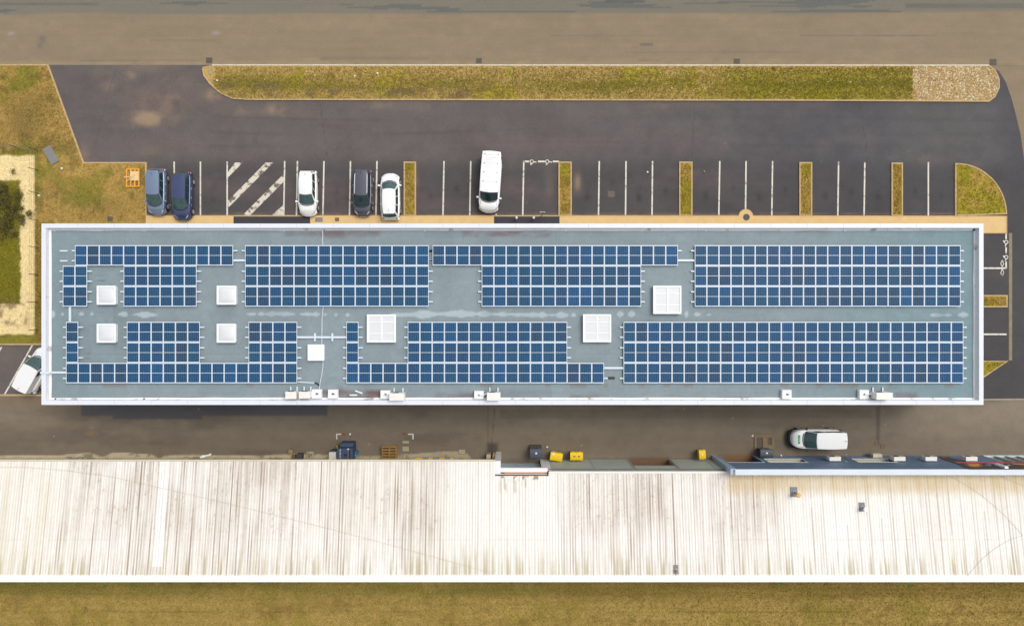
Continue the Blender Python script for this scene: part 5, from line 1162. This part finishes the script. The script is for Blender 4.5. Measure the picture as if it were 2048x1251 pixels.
one('wall_plaque', MB().box(q[0][0], YF + .022, q[0][1], q[1][0], YF + .06, q[1][1]), M_cream, 'small pale plaque on the blue facade between two windows', 'plaque')

# vents and cables on the corrugated roof
def roof_vent(px, py, w_, h_, label, cap, capc, dx=.25, dy=-.25, rise=.55):
    Y = -(py - 625.5) * 57.3 / F
    for _ in range(4): z = zroof(Y) + .05; X, Y, _z = P(px, py, z)
    t = thing('roof_vent', (X, Y, z - .02), label, 'roof vent', 'vents on the corrugated roof')
    zn = lambda y: -SL * y + .03
    obj('flashing', MB().add([(-w_ / 2, -h_ / 2, zn(-h_ / 2)), (w_ / 2, -h_ / 2, zn(-h_ / 2)), (w_ / 2, h_ / 2, zn(h_ / 2)), (-w_ / 2, h_ / 2, zn(h_ / 2)),
        (-w_ / 2, -h_ / 2, zn(-h_ / 2) - .06), (w_ / 2, -h_ / 2, zn(-h_ / 2) - .06), (w_ / 2, h_ / 2, zn(h_ / 2) - .06), (-w_ / 2, h_ / 2, zn(h_ / 2) - .06)], [(0, 1, 2, 3), (0, 4, 5, 1), (1, 5, 6, 2), (2, 6, 7, 3), (3, 7, 4, 0)]), M_lead, t, True)
    obj('collar', MB().cyl(0, -.03, .03, .16, .17, .14), mat('collar_tan', A(200, 190, 170)), t, True)
    pp = obj('pipe', MB().cyl(0, -.03, .1, rise, .10), M_lead, t, True)
    obj('rain_cap', MB().cyl(0, -.03, rise, rise + .08, cap, cap * .8).cyl(0, -.03, rise + .08, rise + .12, cap * .5, .02), capc, t, True)
roof_vent(1588, 983, .62, .82, 'grey flashed roof vent with orange-tipped cap, nearest the blue facade', .21, mat('orange_cap', A(250, 190, 110)), rise=.95)
roof_vent(1724, 1013, .52, .74, 'grey flashed roof vent with white cap, right of the orange-tipped one', .19, M_acryl, rise=.6)
roof_vent(1352, 1138, .40, .74, 'small grey vent with orange spot near the lower roof edge', .09, mat('red_cap', A(226, 128, 96)), rise=.3)
M_thin = mat('thin_cable', A(214, 202, 188))
def roofcable(pts, label):
    q = []
    for (x, y) in pts:
        Y = -(y - 625.5) * 57.3 / F
        for _ in range(4): z = zroof(Y) + .06; X, Y, _z = P(x, y, z)
        q.append((X, Y, z))
    return one('roof_wire', MB().tube(q, .012, 5), M_thin, label, 'wire')
def bez(a, b, c, n=16): return [((1 - t) ** 2 * a[0] + 2 * t * (1 - t) * b[0] + t * t * c[0], (1 - t) ** 2 * a[1] + 2 * t * (1 - t) * b[1] + t * t * c[1]) for t in [i_ / n for i_ in range(n + 1)]]
roofcable([(0, 933), (60, 934), (140, 941)] + bez((220, 952), (620, 1040), (985, 1146), 20), 'long thin wire crossing the left half of the corrugated roof diagonally')
roofcable(bez((1896, 950), (1975, 985), (2046, 1070)), 'thin wire curving down to the right edge of the corrugated roof')
roofcable(bez((2046, 1070), (1985, 1085), (1936, 1150)), 'thin wire curving from the right edge down to the lower roof edge')
roofcable([(2000, 951), (2020, 960), (2060, 975)], 'short thin wire at the top right corner of the corrugated roof')

# ------------------------------------------------------------------ things in the service lane
def bin_(x0, y0, x1, y1, z, m, label, grp, rot=0., lidm=None, holes=False, sticker=False, stickm=None, wheels=True):
    a = P(x0, y0, z); b = P(x1, y1, z); cx, cy = (a[0] + b[0]) / 2, (a[1] + b[1]) / 2; wx, wy = (b[0] - a[0]) / 2, (a[1] - b[1]) / 2
    t = thing('waste_bin', (cx, cy, .015), label, 'waste bin', grp, rot)
    bw, bd = wx * .94, wy * .92; tp = .07
    mb = MB().add([(-bw + tp, -bd + tp, .12), (bw - tp, -bd + tp, .12), (bw - tp, bd - tp, .12), (-bw + tp, bd - tp, .12), (-bw, -bd, z - .1), (bw, -bd, z - .1), (bw, bd, z - .1), (-bw, bd, z - .1)],
                  [(3, 2, 1, 0), (4, 5, 6, 7), (0, 1, 5, 4), (1, 2, 6, 5), (2, 3, 7, 6), (3, 0, 4, 7)])
    obj('bin_body', mb, m, t, True, bevel=.02)
    N = 8; rr = []
    for i_ in range(N + 1):
        v = -1 + 2 * i_ / N; rr.append([(-wx + 2 * wx * j / 6, wy * v, z - .08 + .10 * (1 - v * v) ** .5) for j in range(7)])
    ld = MB().grid(rr)
    ld.box(-wx, -wy, z - .12, wx, wy, z - .075)
    lo = obj('lid', ld, lidm or m, t, True)
    if holes:
        for sx in (-.35, .35): obj('slot', MB().box(wx * sx - .09, -.05, z - .0, wx * sx + .09, .05, z + .03), M_dark, lo, True)
    if sticker:
        obj('sticker', MB().box(-wx * .75 if sticker == 'l' else -wx * .13, wy * .45 if sticker == 'l' else -.02, z - .02, -wx * .45 if sticker == 'l' else wx * .13, wy * .85 if sticker == 'l' else wy * .30, z + .03), M_white, lo, True)
    for sx in (-1, 1):
        obj('grip', MB().box(sx * wx * .55 - .07, wy, z - .14, sx * wx * .55 + .07, wy + .05, z - .08), m, t, True)
        for sy in (-1, 1):
            if wheels: obj('wheel', MB().cyl(0, 0, 0, .05, .07, n=10) if False else MB().box(sx * bw * .75 - .03, sy * bd * .6 - .07, 0, sx * bw * .75 + .03, sy * bd * .6 + .07, .14), M_rub, t, True, bevel=.02)
    return t
YG = 'yellow lidded waste bins by the wall'
bin_(1100.5, 905, 1125, 921.5, 1.25, M_yel, 'yellow waste bin turned askew, with a white sticker, left of the yellow pair', YG, rot=rad(-9), sticker='l')
bin_(1140.5, 904, 1166, 920, 1.25, M_yel, 'yellow waste bin with two dark slots, right of the yellow pair', YG, holes=True)
bin_(1398.5, 900, 1411.5, 918, 1.1, M_yel, 'narrow yellow waste bin standing alone near the blue corner trim', YG, rot=rad(3), sticker=True)
bin_(1060, 897, 1085, 917, 1.25, M_slate, 'slate grey waste bin with a white sticker left of the yellow bins', None, sticker=True)
bin_(1521, 898, 1546.5, 914.5, 1.25, M_slate, 'slate grey waste bin beside the wooden frame and blue facade', None, sticker=True)
a = P(1059, 890, .3); b = P(1083, 897, .3)
one('bin_plinth', MB().box(a[0], a[1], .012, b[0], b[1], .4), mat('plinth_dark', A(70, 60, 58), var=.1), 'low dark brown box behind the slate grey bin', 'box', bevel=.02)
def pallet(name, cx, cy, w_, d, n, m, label, rot=0., layers=1, vertical=False, zb=.012, cat='pallet'):
    t = thing(name, (cx, cy, zb), label, cat, None, rot)
    for l in range(layers):
        z = l * .145
        for i_ in range(n):
            if vertical: x = -w_ / 2 + .05 + (w_ - .1) * i_ / (n - 1); obj('board', MB().box(x - .06, -d / 2, z + .12, x + .06, d / 2, z + .142), m, t, True)
            else: y = -d / 2 + .05 + (d - .1) * i_ / (n - 1); obj('board', MB().box(-w_ / 2, y - .05, z + .12, w_ / 2, y + .05, z + .142), m, t, True)
        for i_ in range(3):
            if vertical: y = -d / 2 + .06 + (d - .12) * i_ / 2; obj('bearer', MB().box(-w_ / 2, y - .05, z, w_ / 2, y + .05, z + .115), m, t, True)
            else: x = -w_ / 2 + .06 + (w_ - .12) * i_ / 2; obj('bearer', MB().box(x - .05, -d / 2, z, x + .05, d / 2, z + .115), m, t, True)
    return t
c = P(266, 355.5, .2); pallet('wooden_pallet', c[0], c[1], 1.24, 1.72, 4, M_wood, 'bright orange wooden pallet lying on the lawn by the car park kerb', zb=.10, vertical=True)
a = P(260, 342, .3); b = P(277, 361, .3)
t = thing('wood_offcuts', ((a[0] + b[0]) / 2, (a[1] + b[1]) / 2, .25), 'pale wooden boards and offcuts lying on the orange pallet', 'boards'); ww = (b[0] - a[0]) / 2; dd = (a[1] - b[1]) / 2
for k in range(4): obj('board', MB().box(-ww + k * ww / 2, -dd, .0, -ww + (k + .94) * ww / 2, dd, .03 + .012 * (k % 2)), M_wood2, t, True)
obj('slat', MB().box(-ww - .55, -.12, .05, -.1, -.05, .08, rot=rad(6)).box(-ww - .5, -.3, .055, -ww + .5, -.24, .075, rot=rad(38)), M_wood2, t, True)
c = P(778.5, 904.5, .5); pallet('pallet_stack', c[0], c[1], 1.38, 1.16, 5, M_wood3, 'stack of weathered wooden pallets by the wall of the low building', layers=4, cat='pallet stack')
a = P(1508.5, 868.5, .05); b = P(1549, 898, .05); cx, cy = (a[0] + b[0]) / 2, (a[1] + b[1]) / 2; wx, wy = (b[0] - a[0]) / 2, (a[1] - b[1]) / 2
t = thing('timber_grid', (cx, cy, .012), 'flat brown timber frame with two openings lying in the lane', 'timber frame')
fm = MB().box(-wx, -wy, 0, -wx + .2, wy, .08).box(-wx + .2, wy - .25, 0, wx, wy, .08).box(-.18, -wy, 0, .28, wy - .25, .08).box(.28, -wy, 0, wx, -wy + .42, .08).box(wx - .28, -wy + .42, 0, wx, wy - .25, .08)
obj('timber', fm, M_wood4, t, True); obj('infill', MB().box(-wx + .2, -wy, 0, -.18, wy - .25, .012).box(.28, -wy + .42, 0, wx - .28, wy - .25, .012), mat('infill_brown', A(92, 80, 72), var=.1), t, True)
x_, y_, _ = P(1505.5, 871, .05); one('stone', MB().cyl(x_, y_, .012, .1, .12, .07, 7), M_acryl, 'small white lump at the corner of the timber frame', 'stone')
# compactor with its white tank
a = P(673.5, 896, 1.6); b = P(705, 921, 1.6)
t = thing('compactor', ((a[0] + b[0]) / 2, (a[1] + b[1]) / 2, .012), 'dark blue compactor box with pale lettering against the low building', 'compactor'); wx = (b[0] - a[0]) / 2; wy = (a[1] - b[1]) / 2
cb = obj('container', MB().box(-wx, -wy, .1, wx, wy, 1.6), M_navy, t, True, bevel=.03)
obj('hopper', MB().box(-wx + .18, wy + .0, .1, wx - .02, wy + .42, 1.15, taper=.03), M_navy, t, True, bevel=.02)
lb = MB()
for k in range(6): lb.box(-wx + .27, -.30 + k * .14, 1.602, -wx + .36, -.30 + k * .14 + .10, 1.61)
obj('lettering', lb, M_let, cb, True)
obj('ram', MB().box(wx * .42, -wy * .6, 1.602, wx * .52, wy * .8, 1.68), mat('ram_grey', A(128, 126, 126)), t, True)
obj('ram_dark', MB().box(wx * .54, -wy * .4, 1.602, wx * .70, wy * .7, 1.66), M_dark, t, True)
obj('hatch', MB().cyl(wx * .1, -wy * .05, 1.602, 1.63, .14), M_dark, t, True)
obj('pin', MB().cyl(wx * .48, wy * .92, 1.602, 1.7, .06), M_white, t, True)
for k in (-1, 1): obj('skid', MB().box(k * wx * .8 - .05, -wy, 0, k * wx * .8 + .05, wy, .1), M_slate, t, True)
a = P(657.5, 903.5, 1.3); b = P(672.5, 921, 1.3)
t = thing('storage_tank', ((a[0] + b[0]) / 2, (a[1] + b[1]) / 2, .012), 'white plastic tank box left of the blue compactor', 'tank'); wx = (b[0] - a[0]) / 2; wy = (a[1] - b[1]) / 2
obj('tank_body', MB().box(-wx, -wy, .1, wx, wy, 1.3), mat('tank_white', A(222, 220, 214), var=.05), t, True, bevel=.04)
for k in (-.6, 0, .6): obj('post', MB().box(wx * k - .03, wy, .1, wx * k + .03, wy + .1, 1.2), M_slate, t, True)
a = P(674, 893, .4); one('jerrycan', MB().box(a[0] - .07, a[1] - .14, .012, a[0] + .07, a[1] + .14, .4), mat('olive_yellow', A(176, 160, 40)), 'small yellow can at the corner of the blue compactor', 'can', bevel=.02)
for (x, y, m, l) in ((711.5, 904.5, M_blue, 'upper'), (711, 911, mat('pale_blue', A(96, 146, 160)), 'lower')):
    a = P(x, y, .6); one('plastic_drum', MB().cyl(a[0], a[1], .012, .6, .15, .15, 14).cyl(a[0], a[1], .6, .63, .12, .1, 14), m, 'small blue drum right of the compactor, %s of two' % l, 'drum', 'blue drums by the compactor')
for (x, y, s, h_, m, l, r0) in [(581, 903, .40, .4, mat('cardboard', A(160, 140, 96), var=.1), 'tan cardboard box near the wall, left of the compactor', 0), (598, 913, .50, .7, mat('crate_dark', A(74, 72, 80), var=.1), 'dark crate against the wall, left of the compactor', 0), (587, 913.5, .34, .4, mat('brick_brown', A(124, 88, 66), var=.2), 'reddish brown box between wall and dark crate', 8),
        (977, 913, .40, .9, mat('block_a', A(206, 194, 160), var=.1), 'pale concrete block by the dock, left of two', 0), (989.5, 913, .42, .9, mat('block_b', A(228, 200, 150), var=.1), 'tan concrete block by the dock, right of two, slightly turned', -9)]:
    a = P(x, y, h_); one('storage_box', MB().box(a[0] - s / 2, a[1] - s / 2, .012, a[0] + s / 2, a[1] + s / 2, h_, rot=rad(r0)), m, l, 'box' if x < 900 else 'block', bevel=.02)
a = P(619, 909.5, .3); t = thing('rubbish_pallet', (a[0], a[1], .012), 'grey board with three round tins on it near the wall', 'board')
obj('board', MB().box(-.33, -.3, 0, .33, .28, .12), M_conc, t, True, bevel=.02)
for (x, y) in ((-.12, .1), (.12, .02), (-.06, -.12)): obj('tin', MB().cyl(x, y, .122, .26, .07, n=12), mat('tin', A(120, 110, 88)), t, True)
for k in range(4):                                        # striped beam
    pass
a = P(829, 916.5, .12); b = P(909, 916.5, .12)
t = thing('striped_beam', ((a[0] + b[0]) / 2, a[1], .012), 'low grey kerb beam with four yellow warning stripes by the wall', 'warning beam'); wx = (b[0] - a[0]) / 2
bm_ = obj('beam', MB().box(-wx, -.12, 0, wx, .12, .12), M_lead, t, True)
for (u0, u1) in ((-.98, -.56), (-.34, -.06), (.22, .52), (.74, .98)): obj('yellow_stripe', MB().prism([(wx * u0, -.125), (wx * (u1 - .08), -.125), (wx * u1, .125), (wx * (u0 + (.06 if u0 > -.9 else 0)), .125)], .121, .126), mat('stripe_yellow', A(226, 180, 40), var=.15, scale=6), bm_, True)
# crumpled white sheet
r_ = random.Random(9); rr = []
for i_ in range(14):
    rr.append([(*P(401 + i_ * 1.7 + r_.uniform(-.4, .4), 913.5 - i_ * .45 + (j - 1.5) * 1.3 + r_.uniform(-.7, .7))[:2], .03 + r_.uniform(0, .14)) for j in range(4)])
one('crumpled_sheet', MB().grid(rr), M_acryl, 'crumpled white plastic sheet lying on the grit strip', 'plastic sheet')
for (x, y, m, l) in ((700, 867.5, M_acryl, 'tiny white cup in the lane above the blue compactor'), (1094, 893, M_acryl, 'tiny white litter in the lane right of the slate bin'), (1562, 910, M_acryl, 'tiny white litter by the blue facade under the green-lettered van'), (1295, 344, M_acryl, 'white ball lying in an empty parking bay'), (1408, 343, mat('oval_tan', A(170, 164, 140)), 'pale oval stone in an empty parking bay'), (78, 391, M_acryl, 'white crumpled litter on the lawn beside the wire fence'), (124, 337, M_acryl, 'small white litter on the lawn below the grey slab'), (435, 161.5, M_acryl, 'white stone at the left tip of the verge'), (755, 147, M_acryl, 'white stone in the upper verge'), (709.5, 152.5, M_acryl, 'white stone in the middle of the verge'), (992, 429, M_cream, 'small pale post foot at the nose of the long white van')):
    z = .10 if (y < 200 or x < 200) else .014; a = P(x, y, z); one('litter', MB().cyl(a[0], a[1], z, z + .12, .10, .06, 8), m, l, 'litter' if 'stone' not in l and 'post' not in l else 'stone' if 'stone' in l else 'post foot')
# bollards and the sign by the door
for (x, l) in ((1033, 'left'), (1067.5, 'right')):
    a = P(x, 435.2, .9); t = thing('bollard', (a[0], a[1], .11), 'white bollard on the dark door apron, %s of two' % l, 'bollard', 'bollards by the door apron')
    obj('post', MB().cyl(0, 0, 0, .8, .08), M_white, t, True); obj('cap', MB().cyl(0, 0, .8, .86, .11, .06), M_white, t, True)
a = P(1083, 432, .1); t = thing('parking_sign', (a[0], a[1], .10), 'pale disc sign on a leaning post at the head of the wheelchair bay', 'sign')
obj('post', MB().cyl(0, -.0, 0, 2.3, .03), M_slate, t, True); obj('sign_plate', MB().box(-.26, .03, 1.75, .26, .06, 2.3), M_white, t, True, bevel=.02)
# slab on the lawn
a = P(102, 310, .12); one('grey_slab', MB().box(a[0] - .42, a[1] - .85, .09, a[0] + .42, a[1] + .85, .17, rot=rad(31)), mat('slab_grey', A(140, 138, 136), rough=.8, var=.1, scale=4), 'grey rectangular slab lying askew on the lawn near the fence corner', 'slab', bevel=.01)
# wire fence
t = thing('wire_fence', (*P(78, 310)[:2], .09), 'low wire fence with thin dark posts round the sandy path', 'fence')
fp = [P(78, y)[:2] for y in (302, 341, 387, 441, 495, 549, 604, 659)]; f2 = [P(x, y)[:2] for x, y in ((78, 302), (40, 297), (-5, 296), (-60, 298), (-120, 300))]
for (x, y) in fp + f2[1:]: obj('fence_post', MB().cyl(x, y, .05, 1.35, .03, n=8), mat('post_dark', A(70, 62, 50)), t)
wm = MB()
for zz in (.25, .5, .75, 1.0, 1.25): wm.tube([(x, y, zz) for x, y in fp], .006, 3); wm.tube([(x, y, zz) for x, y in f2], .012, 3)
obj('wire', wm, mat('wire_grey', A(120, 112, 96)), t)
# low shrubs on the planted patch at the left edge
def shrub(cx, cy, R_, n, label, seed):
    r_ = random.Random(seed); a = P(cx, cy); t = thing('low_shrub', (a[0], a[1], .09), label, 'shrub', 'low shrubs on the planted patch')
    st = MB()
    for k in range(7):
        an = r_.random() * 6.3; st.tube([(0, 0, 0), (R_ * .3 * math.cos(an), R_ * .3 * math.sin(an), .25), (R_ * .7 * math.cos(an + .3), R_ * .7 * math.sin(an + .3), .5)], .02, 4)
    obj('stem', st, mat('stem_brown', A(90, 72, 50)), t, True)
    V = []; Fc = []
    cl = [(r_.gauss(0, R_ * .6), r_.gauss(0, R_ * .6), r_.uniform(.08, .38), r_.uniform(.15, .4) * R_) for _ in range(22)]
    for _ in range(n):
        c = r_.choice(cl); x, y, z = c[0] + r_.gauss(0, c[3] * .5), c[1] + r_.gauss(0, c[3] * .5), max(.03, c[2] + r_.gauss(0, c[3] * .3)); s = r_.uniform(.03, .07)
        u = Vector((r_.gauss(0, 1), r_.gauss(0, 1), r_.gauss(0, .5))).normalized(); v = u.cross(Vector((r_.gauss(0, .5), r_.gauss(0, .5), 1))).normalized(); o = len(V); p = Vector((x, y, z))
        V += [tuple(p - u * s), tuple(p + v * s * .6), tuple(p + u * s), tuple(p - v * s * .6)]; Fc.append((o, o + 1, o + 2, o + 3))
    me = bpy.data.meshes.new('foliage'); me.from_pydata(V, [], Fc); link('foliage', me, M_leaf, t, True)
M_leaf = tuft_mat('shrub_leaf', [(64, 66, 36), (112, 106, 54), (88, 88, 42), (138, 122, 74), (74, 78, 42)])
shrub(12, 392, 1.3, 2600, 'dark low shrub at the top of the planted patch', 1); shrub(28, 425, 1.1, 2200, 'dark low shrub bulging toward the sandy path', 2); shrub(5, 455, 1.2, 2000, 'thin brownish shrub lower down the planted patch', 3); shrub(-30, 400, 1.6, 2000, 'dark shrub at the outer left of the planted patch', 4)
